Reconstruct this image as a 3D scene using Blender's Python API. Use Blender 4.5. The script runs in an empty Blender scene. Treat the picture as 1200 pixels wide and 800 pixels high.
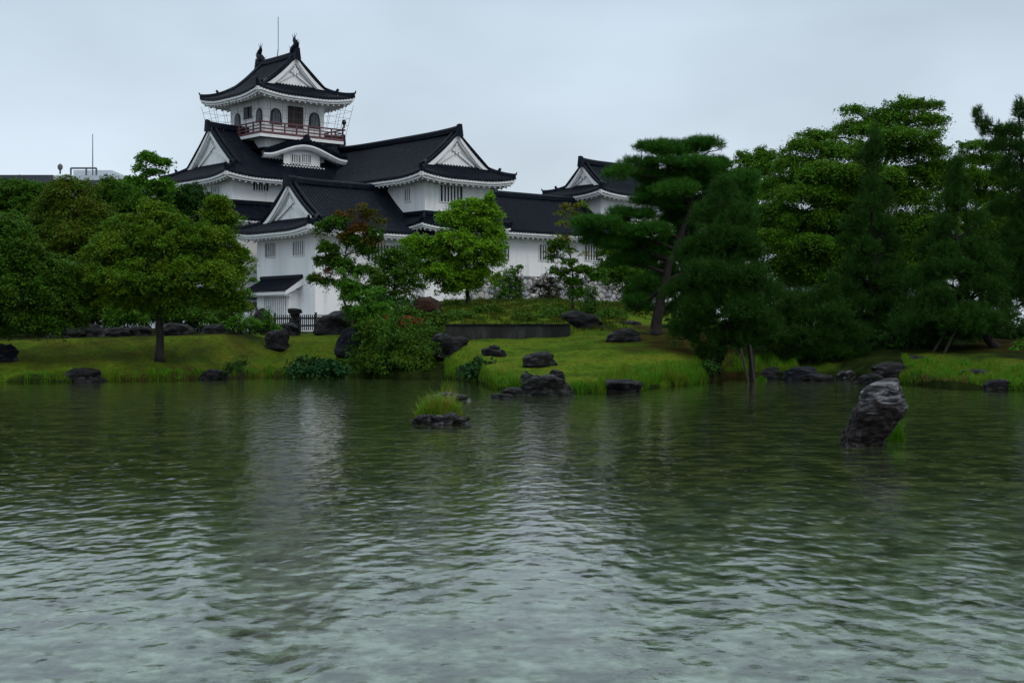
import bpy, math, random
import numpy as np
from mathutils import Vector, noise

R = math.radians
F, HY, CZ = 1667.0, 390.0, 1.7          # focal length in photo pixels, horizon row, eye height over the water
scene = bpy.context.scene
col = scene.collection

# ------------------------------------------------------------------ camera, sky, sun, exposure
cam_d = bpy.data.cameras.new("camera")
cam_d.sensor_width = 36.0
cam_d.lens = F * 36.0 / 1200.0
cam_d.shift_y = (HY - 400.0) / 1200.0
cam_d.clip_start = 0.1
cam_d.clip_end = 8000.0
cam = bpy.data.objects.new("camera", cam_d)
cam.location = (0, 0, CZ)
cam.rotation_euler = (R(90), 0, 0)
col.objects.link(cam)
scene.camera = cam

SUN_EL, SUN_AZ = R(48), R(52)            # overcast: a broad soft sun behind the camera, to its right
world = bpy.data.worlds.new("World")
scene.world = world
world.use_nodes = True
wn, wl = world.node_tree.nodes, world.node_tree.links
wn.clear()
sky = wn.new("ShaderNodeTexSky")
sky.sky_type = 'NISHITA'
sky.sun_disc = False
sky.sun_elevation = SUN_EL
sky.sun_rotation = R(90) + SUN_AZ
sky.dust_density = 4.0
tc = wn.new("ShaderNodeTexCoord")
sep = wn.new("ShaderNodeSeparateXYZ")
wl.new(tc.outputs["Generated"], sep.inputs[0])
grad = wn.new("ShaderNodeValToRGB")       # overcast dome: the cloud is brightest overhead
cr = grad.color_ramp
cr.elements[0].position = 0.0
cr.elements[0].color = (6.2, 7.05, 7.85, 1)
cr.elements[1].position = 1.0
cr.elements[1].color = (11.0, 12.3, 13.5, 1)
e = cr.elements.new(0.10); e.color = (6.0, 6.95, 7.85, 1)
e = cr.elements.new(0.24); e.color = (5.1, 6.1, 7.1, 1)
e = cr.elements.new(0.45); e.color = (7.2, 8.3, 9.4, 1)
wl.new(sep.outputs["Z"], grad.inputs[0])
wmap = wn.new("ShaderNodeMapping"); wmap.inputs["Scale"].default_value = (1.0, 1.0, 2.2)
wl.new(tc.outputs["Generated"], wmap.inputs[0])
wnoi = wn.new("ShaderNodeTexNoise")
wnoi.inputs["Scale"].default_value = 2.9
wnoi.inputs["Detail"].default_value = 4.0
wnoi.inputs["Roughness"].default_value = 0.5
wl.new(wmap.outputs[0], wnoi.inputs["Vector"])
wr = wn.new("ShaderNodeMapRange")
wr.inputs["From Min"].default_value = 0.34; wr.inputs["From Max"].default_value = 0.66
wr.inputs["To Min"].default_value = 0.85; wr.inputs["To Max"].default_value = 1.10
wl.new(wnoi.outputs[0], wr.inputs["Value"])
wm = wn.new("ShaderNodeMix"); wm.data_type = 'RGBA'; wm.blend_type = 'MULTIPLY'
wm.inputs["Factor"].default_value = 1.0
wl.new(grad.outputs[0], wm.inputs["A"]); wl.new(wr.outputs[0], wm.inputs["B"])
wx = wn.new("ShaderNodeMix"); wx.data_type = 'RGBA'
wx.inputs["Factor"].default_value = 0.93  # cloud cover over the clear sky
wl.new(sky.outputs[0], wx.inputs["A"]); wl.new(wm.outputs["Result"], wx.inputs["B"])
bg = wn.new("ShaderNodeBackground"); bg.inputs["Strength"].default_value = 0.1
wl.new(wx.outputs["Result"], bg.inputs["Color"])
wo = wn.new("ShaderNodeOutputWorld"); wl.new(bg.outputs[0], wo.inputs["Surface"])

sun_d = bpy.data.lights.new("sun", 'SUN')
sun_d.energy = 0.7
sun_d.angle = R(25)
sun_d.color = (1.0, 0.91, 0.80)
sun = bpy.data.objects.new("sun", sun_d)
sdir = Vector((math.cos(SUN_EL) * math.sin(SUN_AZ), -math.cos(SUN_EL) * math.cos(SUN_AZ), math.sin(SUN_EL)))
sun.rotation_euler = sdir.to_track_quat('Z', 'Y').to_euler()
col.objects.link(sun)

scene.render.engine = 'CYCLES'
vs = scene.view_settings
vs.view_transform = 'Standard'; vs.look = 'None'; vs.exposure = 0.2; vs.gamma = 1.0
cy = scene.cycles
cy.max_bounces = 8; cy.diffuse_bounces = 3; cy.glossy_bounces = 3; cy.transmission_bounces = 5; cy.transparent_max_bounces = 6
cy.use_denoising = True
try:
    cy.denoiser = 'OPENIMAGEDENOISE'
    cy.denoising_prefilter = 'ACCURATE'
except Exception:
    pass
cy.sample_clamp_indirect = 4.0

# ------------------------------------------------------------------ materials
def new_mat(name):
    m = bpy.data.materials.new(name); m.use_nodes = True
    n, l = m.node_tree.nodes, m.node_tree.links
    return m, n, l, n["Principled BSDF"]

def ramp_noise(n, l, stops, scale, detail=4, rough=0.55, coord="Object", stretch=(1, 1, 1), dist=0.0):
    t = n.new("ShaderNodeTexCoord"); mp = n.new("ShaderNodeMapping"); mp.inputs["Scale"].default_value = stretch
    l.new(t.outputs[coord], mp.inputs[0])
    x = n.new("ShaderNodeTexNoise"); x.inputs["Scale"].default_value = scale; x.inputs["Detail"].default_value = detail
    x.inputs["Roughness"].default_value = rough; x.inputs["Distortion"].default_value = dist
    l.new(mp.outputs[0], x.inputs["Vector"])
    r = n.new("ShaderNodeValToRGB")
    while len(r.color_ramp.elements) < len(stops): r.color_ramp.elements.new(0.5)
    for e, (p, c) in zip(r.color_ramp.elements, stops):
        e.position = p; e.color = (*c, 1)
    l.new(x.outputs[0], r.inputs[0])
    return x, r

def add_bump(n, l, p, src, strength, dist):
    b = n.new("ShaderNodeBump"); b.inputs["Strength"].default_value = strength; b.inputs["Distance"].default_value = dist
    l.new(src, b.inputs["Height"]); l.new(b.outputs[0], p.inputs["Normal"])
    return b

def simple(name, stops, scale, rough=0.6, bump=0.0, bdist=0.02, spec=0.4, stretch=(1, 1, 1), detail=4):
    m, n, l, p = new_mat(name)
    x, r = ramp_noise(n, l, stops, scale, detail, stretch=stretch)
    l.new(r.outputs[0], p.inputs["Base Color"])
    p.inputs["Roughness"].default_value = rough
    p.inputs["Specular IOR Level"].default_value = spec
    if bump: add_bump(n, l, p, x.outputs[0], bump, bdist)
    return m

def leaf_mat(name, c1, c2, c3=None, trans=0.22, spot=0.9, rough=0.5):
    m, n, l, p = new_mat(name)
    g = n.new("ShaderNodeNewGeometry")
    r = n.new("ShaderNodeValToRGB")
    r.color_ramp.elements[0].color = (*c1, 1); r.color_ramp.elements[1].color = (*c2, 1)
    l.new(g.outputs["Random Per Island"], r.inputs[0])
    out = r.outputs[0]
    if c3:
        x, r2 = ramp_noise(n, l, [(0.42, (0, 0, 0)), (0.62, (1, 1, 1))], spot, 2)
        mx = n.new("ShaderNodeMix"); mx.data_type = 'RGBA'
        l.new(r2.outputs[0], mx.inputs["Factor"]); l.new(out, mx.inputs["A"]); mx.inputs["B"].default_value = (*c3, 1)
        out = mx.outputs["Result"]
    l.new(out, p.inputs["Base Color"])
    p.inputs["Roughness"].default_value = rough; p.inputs["Specular IOR Level"].default_value = 0.07
    tr = n.new("ShaderNodeBsdfTranslucent"); l.new(out, tr.inputs["Color"])
    ms = n.new("ShaderNodeMixShader"); ms.inputs[0].default_value = trans
    l.new(p.outputs[0], ms.inputs[1]); l.new(tr.outputs[0], ms.inputs[2])
    l.new(ms.outputs[0], n["Material Output"].inputs[0])
    return m

M = {}
M['plaster'] = simple('white_plaster', [(0.28, (0.66, 0.67, 0.67)), (0.46, (0.78, 0.785, 0.785)), (0.7, (0.84, 0.84, 0.83))], 0.7, 0.75, 0.05, 0.02, 0.2, (1, 1, 0.18), 6)
M['trim'] = simple('white_trim', [(0.3, (0.66, 0.67, 0.68)), (0.7, (0.78, 0.78, 0.77))], 1.5, 0.7, spec=0.2)
M['tile'] = simple('roof_tile', [(0.3, (0.002, 0.0036, 0.0075)), (0.55, (0.004, 0.007, 0.014)), (0.75, (0.012, 0.018, 0.030))], 2.2, 0.5, 0.25, 0.02, 0.10, (1, 1, 1), 8)
M['dark'] = simple('dark_opening', [(0.3, (0.006, 0.007, 0.009)), (0.7, (0.012, 0.014, 0.018))], 3, 0.5)
M['lattice'] = simple('grey_lattice', [(0.3, (0.16, 0.18, 0.21)), (0.7, (0.22, 0.24, 0.27))], 3, 0.6)
M['vermilion'] = simple('red_lacquer', [(0.3, (0.095, 0.036, 0.040)), (0.7, (0.145, 0.060, 0.064))], 3, 0.6)
M['brownwood'] = simple('brown_wood', [(0.3, (0.022, 0.011, 0.011)), (0.7, (0.04, 0.02, 0.02))], 4, 0.55)
M['blackwood'] = simple('black_wood', [(0.3, (0.006, 0.006, 0.007)), (0.7, (0.015, 0.015, 0.016))], 4, 0.6)
M['steel'] = simple('grey_wire', [(0.3, (0.06, 0.065, 0.075)), (0.7, (0.09, 0.095, 0.105))], 4, 0.5)
M['concrete'] = simple('old_concrete', [(0.36, (0.007, 0.008, 0.006)), (0.52, (0.016, 0.017, 0.014)), (0.68, (0.040, 0.040, 0.036))], 2.4, 0.8, 0.4, 0.03, stretch=(1, 1, 0.4))
M['modern'] = simple('pale_panel', [(0.3, (0.42, 0.46, 0.50)), (0.7, (0.50, 0.54, 0.58))], 0.4, 0.6)
M['moderndark'] = simple('dark_panel', [(0.3, (0.03, 0.035, 0.05)), (0.7, (0.05, 0.055, 0.07))], 0.4, 0.6)
M['bark'] = simple('bark', [(0.3, (0.008, 0.007, 0.006)), (0.7, (0.026, 0.021, 0.017))], 9, 0.85, 0.6, 0.03, stretch=(1, 1, 0.3))
M['pinebark'] = simple('pine_bark', [(0.3, (0.005, 0.004, 0.0035)), (0.7, (0.020, 0.012, 0.010))], 8, 0.85, 0.7, 0.04, stretch=(1, 1, 0.5))
M['pole'] = simple('support_pole', [(0.3, (0.02, 0.016, 0.012)), (0.7, (0.04, 0.032, 0.024))], 5, 0.8)

def stain(m):
    """grey rain streaks that run down the plaster"""
    n, l = m.node_tree.nodes, m.node_tree.links; p = n["Principled BSDF"]
    src = p.inputs["Base Color"].links[0].from_socket
    x, r = ramp_noise(n, l, [(0.36, (0.84, 0.84, 0.83)), (0.47, (1, 1, 1))], 2.2, 5, 0.6, stretch=(1, 1, 0.08))
    y, r2 = ramp_noise(n, l, [(0.40, (1, 1, 1)), (0.62, (0, 0, 0))], 0.5, 3)
    mx = n.new("ShaderNodeMix"); mx.data_type = 'RGBA'; mx.blend_type = 'MULTIPLY'
    l.new(r2.outputs[0], mx.inputs["Factor"]); l.new(src, mx.inputs["A"]); l.new(r.outputs[0], mx.inputs["B"])
    l.new(mx.outputs["Result"], p.inputs["Base Color"])
stain(M['plaster'])

def rock_mat(name, a, b, c, lichen=None):
    m, n, l, p = new_mat(name)
    x, r = ramp_noise(n, l, [(0.40, a), (0.52, b), (0.66, c)], 3.4, 12, 0.72, stretch=(1, 1, 2.4), dist=0.8)
    out = r.outputs[0]
    if lichen:
        y, r2 = ramp_noise(n, l, [(0.52, (0, 0, 0)), (0.66, (1, 1, 1))], 2.0, 6)
        mx = n.new("ShaderNodeMix"); mx.data_type = 'RGBA'
        l.new(r2.outputs[0], mx.inputs["Factor"]); l.new(out, mx.inputs["A"]); mx.inputs["B"].default_value = (*lichen, 1)
        out = mx.outputs["Result"]
    l.new(out, p.inputs["Base Color"])
    p.inputs["Roughness"].default_value = 0.5; p.inputs["Specular IOR Level"].default_value = 0.13
    add_bump(n, l, p, x.outputs[0], 1.0, 0.20)
    return m
M['rock'] = rock_mat('dark_wet_stone', (0.0035, 0.0034, 0.0038), (0.010, 0.0096, 0.0100), (0.050, 0.050, 0.053))
M['rockblue'] = rock_mat('blue_black_stone', (0.003, 0.004, 0.007), (0.008, 0.010, 0.016), (0.038, 0.045, 0.06))
M['rockmoss'] = rock_mat('mossy_stone', (0.003, 0.003, 0.003), (0.009, 0.0088, 0.0085), (0.085, 0.088, 0.09), (0.007, 0.009, 0.003))
M['rockpale'] = rock_mat('pale_weathered_stone', (0.005, 0.004, 0.0045), (0.030, 0.026, 0.029), (0.30, 0.31, 0.33), (0.010, 0.010, 0.004))
M['rocklean'] = rock_mat('striped_stone', (0.005, 0.0038, 0.0038), (0.026, 0.019, 0.019), (0.10, 0.10, 0.11), (0.009, 0.009, 0.003))
_m = M['rocklean']; n, l = _m.node_tree.nodes, _m.node_tree.links; p = n["Principled BSDF"]      # bleached, layered cap over a wet dark foot
_src = p.inputs["Base Color"].links[0].from_socket
_t = n.new("ShaderNodeTexCoord"); _s = n.new("ShaderNodeSeparateXYZ"); l.new(_t.outputs["Object"], _s.inputs[0])
_n, _r = ramp_noise(n, l, [(0.44, (0.012, 0.011, 0.012)), (0.52, (0.09, 0.09, 0.095)), (0.62, (0.30, 0.31, 0.325))], 2.4, 8, 0.6, stretch=(1.0, 1.0, 5.0), dist=1.2)
_a = n.new("ShaderNodeMath"); _a.operation = 'MULTIPLY_ADD'; l.new(_n.outputs[0], _a.inputs[0]); _a.inputs[1].default_value = 0.9; l.new(_s.outputs["Z"], _a.inputs[2])
_q = n.new("ShaderNodeMapRange"); _q.inputs["From Min"].default_value = 0.98; _q.inputs["From Max"].default_value = 1.16; l.new(_a.outputs[0], _q.inputs["Value"])
_x = n.new("ShaderNodeMix"); _x.data_type = 'RGBA'; l.new(_q.outputs[0], _x.inputs["Factor"]); l.new(_src, _x.inputs["A"]); l.new(_r.outputs[0], _x.inputs["B"])
l.new(_x.outputs["Result"], p.inputs["Base Color"])
M['rockrust'] = rock_mat('rusty_stone', (0.010, 0.005, 0.003), (0.035, 0.013, 0.006), (0.07, 0.03, 0.012))

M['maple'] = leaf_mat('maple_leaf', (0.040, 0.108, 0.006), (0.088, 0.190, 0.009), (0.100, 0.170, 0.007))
M['maple_dark'] = leaf_mat('dark_maple_leaf', (0.022, 0.068, 0.006), (0.058, 0.145, 0.009), (0.050, 0.105, 0.006))  # darker green leaf for the left-edge maple and several shrubs
M['green'] = leaf_mat('green_leaf', (0.030, 0.100, 0.009), (0.066, 0.165, 0.012), (0.050, 0.120, 0.008))
M['olive'] = leaf_mat('olive_leaf', (0.048, 0.105, 0.007), (0.080, 0.155, 0.010), (0.090, 0.120, 0.010))
M['bright'] = leaf_mat('bright_leaf', (0.100, 0.230, 0.010), (0.185, 0.360, 0.017), (0.120, 0.270, 0.011), 0.3)
M['fresh'] = leaf_mat('fresh_leaf', (0.036, 0.135, 0.010), (0.100, 0.245, 0.018), None, 0.3)
M['red'] = leaf_mat('reddish_leaf', (0.042, 0.070, 0.007), (0.088, 0.092, 0.009), (0.125, 0.050, 0.010), 0.25, 0.7)
M['yellow'] = leaf_mat('yellowing_leaf', (0.070, 0.150, 0.008), (0.130, 0.215, 0.014), (0.17, 0.13, 0.014), 0.25, 0.9)
M['zelkova'] = leaf_mat('layered_leaf', (0.040, 0.125, 0.009), (0.090, 0.215, 0.014), (0.070, 0.155, 0.009))
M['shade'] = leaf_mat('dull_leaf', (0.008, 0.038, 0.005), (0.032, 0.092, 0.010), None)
M['pine'] = leaf_mat('pine_needle', (0.010, 0.054, 0.007), (0.056, 0.185, 0.020), (0.036, 0.115, 0.011), 0.2)
M['pine_dark'] = leaf_mat('dark_pine_needle', (0.006, 0.028, 0.005), (0.044, 0.118, 0.015), (0.024, 0.072, 0.008), 0.2)
M['rust'] = leaf_mat('rusty_leaf', (0.055, 0.020, 0.005), (0.11, 0.040, 0.007), (0.05, 0.045, 0.007))
M['purple'] = leaf_mat('purple_leaf', (0.018, 0.015, 0.009), (0.044, 0.026, 0.015), (0.025, 0.042, 0.008))
M['fern'] = leaf_mat('broad_leaf', (0.007, 0.036, 0.009), (0.022, 0.078, 0.020), None)
M['grass'] = leaf_mat('grass_blade', (0.034, 0.125, 0.006), (0.095, 0.240, 0.012), (0.100, 0.165, 0.010), 0.3)
M['lawngrass'] = leaf_mat('lawn_blade', (0.042, 0.090, 0.006), (0.082, 0.140, 0.010), (0.100, 0.116, 0.012), 0.25)
M['slope'] = leaf_mat('slope_grass_blade', (0.018, 0.052, 0.003), (0.052, 0.100, 0.005), (0.060, 0.062, 0.006), 0.25, 0.5)
M['drygrass'] = leaf_mat('dry_grass_blade', (0.09, 0.05, 0.02), (0.14, 0.09, 0.04), None)
M['islet'] = leaf_mat('sedge_blade', (0.07, 0.18, 0.012), (0.20, 0.34, 0.03), (0.24, 0.22, 0.03), 0.35, 2.5)
M['flower'] = leaf_mat('red_petal', (0.16, 0.02, 0.012), (0.25, 0.04, 0.02), None)

# ------------------------------------------------------------------ object helpers
WO = {}                                    # world origin of each object
def tag(o, label=None, cat=None, group=None, kind=None):
    if label: o['label'] = label
    if cat: o['category'] = cat
    if group: o['group'] = group
    if kind: o['kind'] = kind
    return o

def root(name, loc, label=None, cat=None, group=None):
    o = bpy.data.objects.new(name, None)
    o.location = loc; o.empty_display_size = 0.3
    col.objects.link(o); WO[o] = np.array(loc, float)
    return tag(o, label, cat, group)

def build(name, V, Fa, mat, parent=None, origin=None, smooth=False):
    """links one mesh; V in world coordinates, Fa an (n,3)/(n,4) array or a list of index lists"""
    V = np.asarray(V, dtype=np.float64)
    if parent is not None: org = WO[parent]
    elif origin is not None: org = np.array(origin, float)
    else: org = np.zeros(3)
    me = bpy.data.meshes.new(name)
    Vl = V - org
    if isinstance(Fa, np.ndarray):
        k = Fa.shape[1]; nf = Fa.shape[0]
        me.vertices.add(len(Vl)); me.loops.add(nf * k); me.polygons.add(nf)
        me.vertices.foreach_set("co", Vl.astype(np.float32).ravel())
        me.loops.foreach_set("vertex_index", Fa.astype(np.int32).ravel())
        me.polygons.foreach_set("loop_start", np.arange(0, nf * k, k, dtype=np.int32))
        me.update(calc_edges=True)
    else:
        me.from_pydata(Vl.tolist(), [], Fa); me.update()
    if smooth: me.polygons.foreach_set("use_smooth", [True] * len(me.polygons))
    me.materials.append(mat)
    o = bpy.data.objects.new(name, me)
    col.objects.link(o)
    if parent is not None: o.parent = parent
    else: o.location = org
    WO[o] = org
    return o

class MB:
    def __init__(self): self.V = []; self.F = []; self.n = 0
    def add(self, V, Fa):
        V = np.asarray(V, float).reshape(-1, 3)
        for f in Fa: self.F.append([i + self.n for i in f])
        self.V.append(V); self.n += len(V)
    def grid(self, G, closed=False):
        """G (r,c,3) array of points, faces between rows and columns"""
        r, c = G.shape[:2]; fs = []
        for i in range(r - 1):
            for j in range(c - 1 + (1 if closed else 0)):
                j2 = (j + 1) % c
                fs.append((i * c + j, i * c + j2, (i + 1) * c + j2, (i + 1) * c + j))
        self.add(G.reshape(-1, 3), fs)
    def hexa(self, p):
        """p: 8 points, bottom ring then top ring"""
        self.add(p, [(0, 3, 2, 1), (4, 5, 6, 7), (0, 1, 5, 4), (1, 2, 6, 5), (2, 3, 7, 6), (3, 0, 4, 7)])
    def tube(self, pts, rad, sides=6):
        pts = np.asarray(pts, float); k = len(pts)
        rad = np.broadcast_to(np.asarray(rad, float), (k,))
        T = np.gradient(pts, axis=0); T /= np.linalg.norm(T, axis=1)[:, None] + 1e-9
        up = np.array([0.13, 0.07, 1.0]) if abs(T[0, 2]) < 0.9 else np.array([1.0, 0.1, 0.0])
        S = np.cross(T, up); S /= np.linalg.norm(S, axis=1)[:, None] + 1e-9
        U = np.cross(S, T)
        a = np.linspace(0, 2 * np.pi, sides, endpoint=False)
        G = pts[:, None] + rad[:, None, None] * (np.cos(a)[None, :, None] * S[:, None] + np.sin(a)[None, :, None] * U[:, None])
        n0 = self.n
        self.grid(G, closed=True)
        self.F.append([n0 + i for i in range(sides)][::-1])
        self.F.append([n0 + (k - 1) * sides + i for i in range(sides)])
    def build(self, name, mat, parent=None, origin=None, smooth=False):
        return build(name, np.concatenate(self.V), self.F, mat, parent, origin, smooth)

def at(px, py, Y): return np.array([(px - 600) / F * Y, Y, CZ + (HY - py) / F * Y])

# ------------------------------------------------------------------ terrain
SH = np.array([(-1500, 440), (-600, 445), (0, 448), (60, 447), (150, 446), (300, 442), (420, 441), (520, 443), (556, 446), (580, 455), (640, 461),
               (700, 459), (760, 455), (815, 449), (850, 444), (900, 443), (960, 443), (1000, 444), (1050, 449), (1100, 452),
               (1150, 455), (1200, 457), (1500, 462), (2600, 462)], float)
def shore(px):
    return CZ * F / (np.interp(px, SH[:, 0], SH[:, 1]) - HY)
FAR = [(150, 2.2), (400, 2.0), (8000, 2.0)]
PROF = [
 (-800, [(40, .1), (50, .3), (54, .9), (58, 1.5), (62, 1.6), (90, 2.0)] + FAR),
 (0,   [(40, .1), (50, .25), (54, .8), (58.0, 1.35), (62, 1.5), (90, 2.0)] + FAR),
 (187, [(40, .1), (50, .25), (54, .72), (58.5, 1.52), (61, 1.6), (70, 1.75), (90, 1.9)] + FAR),
 (260, [(40, .1), (51, .2), (54, .72), (58.5, 1.62), (61, 1.7), (70, 1.75), (90, 1.8)] + FAR),
 (345, [(40, .1), (53, .15), (56, .7), (60, 1.35), (63, 1.55), (72, 1.75), (92, 1.85)] + FAR),
 (420, [(40, .1), (53, .15), (56, .7), (60, 1.3), (63, 1.6), (72, 1.8), (92, 1.9)] + FAR),
 (500, [(40, .1), (52, .2), (56, .8), (59.5, 1.35), (62, 1.8), (68, 2.5), (76, 3.2), (100, 3.4)] + FAR),
 (518, [(40, .1), (50, .3), (55, .95), (59.5, 1.4), (61.5, 1.95), (66, 2.55), (75, 3.3), (84, 3.6), (108, 3.9), (120, 4.0)] + FAR),
 (526, [(40, .1), (46, .3), (50, .62), (55, 1.05), (59.9, 1.40), (60.2, 2.04), (66, 2.6), (75, 3.3), (84, 3.6), (108, 3.9), (120, 4.0)] + FAR),
 (600, [(39, .1), (45, .38), (50, .70), (55, 1.10), (59.9, 1.45), (60.2, 2.04), (66, 2.6), (75, 3.35), (84, 3.6), (108, 3.9), (120, 4.0)] + FAR),
 (664, [(39, .1), (45, .40), (50, .80), (55, 1.25), (59.9, 1.55), (60.2, 2.04), (66, 2.6), (75, 3.3), (84, 3.6), (108, 3.9), (120, 4.0)] + FAR),
 (675, [(39, .1), (45, .40), (50, .85), (55, 1.35), (59, 1.6), (62, 1.9), (66, 2.4), (75, 3.1), (84, 3.5), (108, 3.8), (120, 4.0)] + FAR),
 (740, [(40, .1), (46, .45), (51, 1.05), (56, 1.58), (60, 1.75), (66, 2.3), (75, 3.0), (84, 3.3), (108, 3.5), (120, 3.8)] + FAR),
 (790, [(40, .1), (46, .40), (51, 1.0), (55, 1.50), (60, 1.7), (66, 2.0), (75, 2.6), (84, 2.9), (108, 3.0)] + FAR),
 (860, [(40, .1), (50, .25), (54, .7), (58, 1.2), (62, 1.5), (75, 1.9), (90, 2.1)] + FAR),
 (1000, [(40, .1), (50, .25), (55, .7), (60, 1.2), (66, 1.6), (75, 1.8), (90, 1.9)] + FAR),
 (1060, [(40, .1), (46, .25), (50, .55), (55, 1.0), (60, 1.4), (66, 1.6), (75, 1.8)] + FAR),
 (1150, [(38, .1), (44, .25), (48, .55), (53, 1.0), (60, 1.4), (66, 1.6), (75, 1.8)] + FAR),
 (1300, [(38, .1), (43, .3), (48, .7), (53, 1.1), (60, 1.4), (66, 1.6), (75, 1.8)] + FAR),
 (2200, [(38, .1), (43, .3), (48, .7), (53, 1.1), (60, 1.4), (66, 1.6), (75, 1.8)] + FAR),
]
PX = np.array([p[0] for p in PROF], float)
def ground_z(X, Y):
    X = np.atleast_1d(np.asarray(X, float)); Y = np.atleast_1d(np.asarray(Y, float))
    Ys = np.maximum(Y, 5.0)
    px = 600 + F * X / Ys
    allz = np.stack([np.interp(Y, [k[0] for k in p[1]], [k[1] for k in p[1]]) for p in PROF])
    i = np.clip(np.searchsorted(PX, px) - 1, 0, len(PX) - 2)
    t = np.clip((px - PX[i]) / (PX[i + 1] - PX[i]), 0, 1)
    idx = np.arange(len(Y))
    z = allz[i, idx] * (1 - t) + allz[i + 1, idx] * t
    wob = 0.35 * np.sin(X * 1.7) + 0.25 * np.sin(X * 3.9 + 1.3) + 0.12 * np.sin(X * 9.1 + 0.5)
    d = Y - shore(px) - wob
    lip = np.interp(d, [-4, -1, -0.05, 0.08, 0.35, 1.0, 3.0, 6.0, 9.0], [-1.3, -0.75, -0.12, 0.10, 0.22, 0.34, 0.75, 1.6, 9.0])
    bump = 0.03 * np.sin(X * 2.3 + Y) * np.sin(Y * 1.9 - X * .7) + 0.018 * np.sin(X * 5.1) * np.sin(Y * 4.3)
    return np.minimum(z + bump * np.clip(d, 0, 1), lip)
def gz(X, Y): return float(ground_z(X, Y)[0])
def hit(px, py, ymin=36.0, ymax=100.0):
    """the nearest ground point seen at a pixel"""
    Y = np.arange(ymin, ymax, 0.05)
    z = ground_z((px - 600) / F * Y, Y)
    yy = HY - (z - CZ) * F / Y
    ok = np.where((yy <= py) & (z > -0.05))[0]
    y = Y[ok[0]] if len(ok) else 60.0
    return np.array([(px - 600) / F * y, y, gz((px - 600) / F * y, y)])
def whit(px, py):
    Y = CZ * F / (py - HY)
    return np.array([(px - 600) / F * Y, Y, 0.0])

pxs = np.concatenate([np.arange(-1500, -60, 40), np.arange(-60, 1260, 4), np.arange(1260, 2700, 40)]).astype(float)
Ys = np.concatenate([np.arange(33, 70, 0.22), np.arange(70, 130, 1.0), np.geomspace(130, 6000, 30)])
GP, GY = np.meshgrid(pxs, Ys)
GX = (GP - 600) / F * GY
gzv = ground_z(GX.ravel(), GY.ravel())
V = np.stack([GX.ravel(), GY.ravel(), gzv], 1)
nr, nc = GX.shape
ii, jj = np.meshgrid(np.arange(nr - 1), np.arange(nc - 1), indexing='ij')
q = (ii * nc + jj).ravel()
Fq = np.stack([q, q + 1, q + nc + 1, q + nc], 1)
mg, n, l, p = new_mat('garden_ground')
att = n.new("ShaderNodeAttribute"); att.attribute_name = "cover"
sp = n.new("ShaderNodeSeparateColor"); l.new(att.outputs["Color"], sp.inputs[0])
x1, r1 = ramp_noise(n, l, [(0.36, (0.044, 0.088, 0.007)), (0.5, (0.080, 0.136, 0.009)), (0.66, (0.114, 0.128, 0.013))], 0.55, 7, 0.6)
x2, r2 = ramp_noise(n, l, [(0.38, (0.5, 0.5, 0.5)), (0.62, (1.2, 1.2, 1.1))], 7.0, 6, 0.7)
mA = n.new("ShaderNodeMix"); mA.data_type = 'RGBA'; mA.blend_type = 'MULTIPLY'; mA.inputs["Factor"].default_value = 1
l.new(r1.outputs[0], mA.inputs["A"]); l.new(r2.outputs[0], mA.inputs["B"])
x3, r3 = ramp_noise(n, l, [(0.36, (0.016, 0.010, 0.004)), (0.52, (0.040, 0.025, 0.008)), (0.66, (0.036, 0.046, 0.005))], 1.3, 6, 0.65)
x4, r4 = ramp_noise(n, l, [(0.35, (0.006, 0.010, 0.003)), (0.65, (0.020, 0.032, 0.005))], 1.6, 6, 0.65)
x5, r5 = ramp_noise(n, l, [(0.35, (0.26, 0.26, 0.25)), (0.65, (0.36, 0.36, 0.35))], 2.0, 6, 0.65)
def mixc(a, b, f):
    mx = n.new("ShaderNodeMix"); mx.data_type = 'RGBA'
    l.new(f, mx.inputs["Factor"]); l.new(a, mx.inputs["A"]); l.new(b, mx.inputs["B"])
    return mx.outputs["Result"]
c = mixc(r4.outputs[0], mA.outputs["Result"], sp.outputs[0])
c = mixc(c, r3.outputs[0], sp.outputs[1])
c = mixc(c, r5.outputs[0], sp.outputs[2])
l.new(c, p.inputs["Base Color"])
p.inputs["Roughness"].default_value = 0.95; p.inputs["Specular IOR Level"].default_value = 0.02
xb, rb = ramp_noise(n, l, [(0.2, (0, 0, 0)), (0.8, (1, 1, 1))], 22.0, 4, 0.7)
add_bump(n, l, p, rb.outputs[0], 0.6, 0.06)
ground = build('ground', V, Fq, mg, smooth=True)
tag(ground, kind='structure')
def sst(a, b, x): t = np.clip((x - a) / (b - a), 0, 1); return t * t * (3 - 2 * t)
PXv, Yv = GP.ravel(), GY.ravel()
DV = Yv - shore(PXv)
nz = np.sin(PXv * .11 + Yv * .9) * .5 + np.sin(PXv * .043 - Yv * 1.7) * .5
PX0 = PXv; PXv = PXv + 14 * nz + 6 * np.sin(Yv * 2.7)
lawn = np.maximum.reduce([
    sst(-40, 30, PXv) * (1 - sst(58.2, 60, Yv + .3 * nz)) * (1 - sst(420, 440, PXv)),
    sst(515, 530, PXv) * (1 - sst(815, 860, PXv + 10 * nz)) * (1 - sst(78, 90, Yv)),
    0.7 * sst(1060, 1080, PXv) * (1 - sst(6, 9, DV + nz)),
    0.6 * sst(850, 880, PXv) * (1 - sst(960, 1000, PXv)) * (1 - sst(1.5, 3.0, DV + nz)),
    0.8 * sst(295, 310, PXv) * (1 - sst(420, 440, PXv)) * (1 - sst(66, 70, Yv))])
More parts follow.
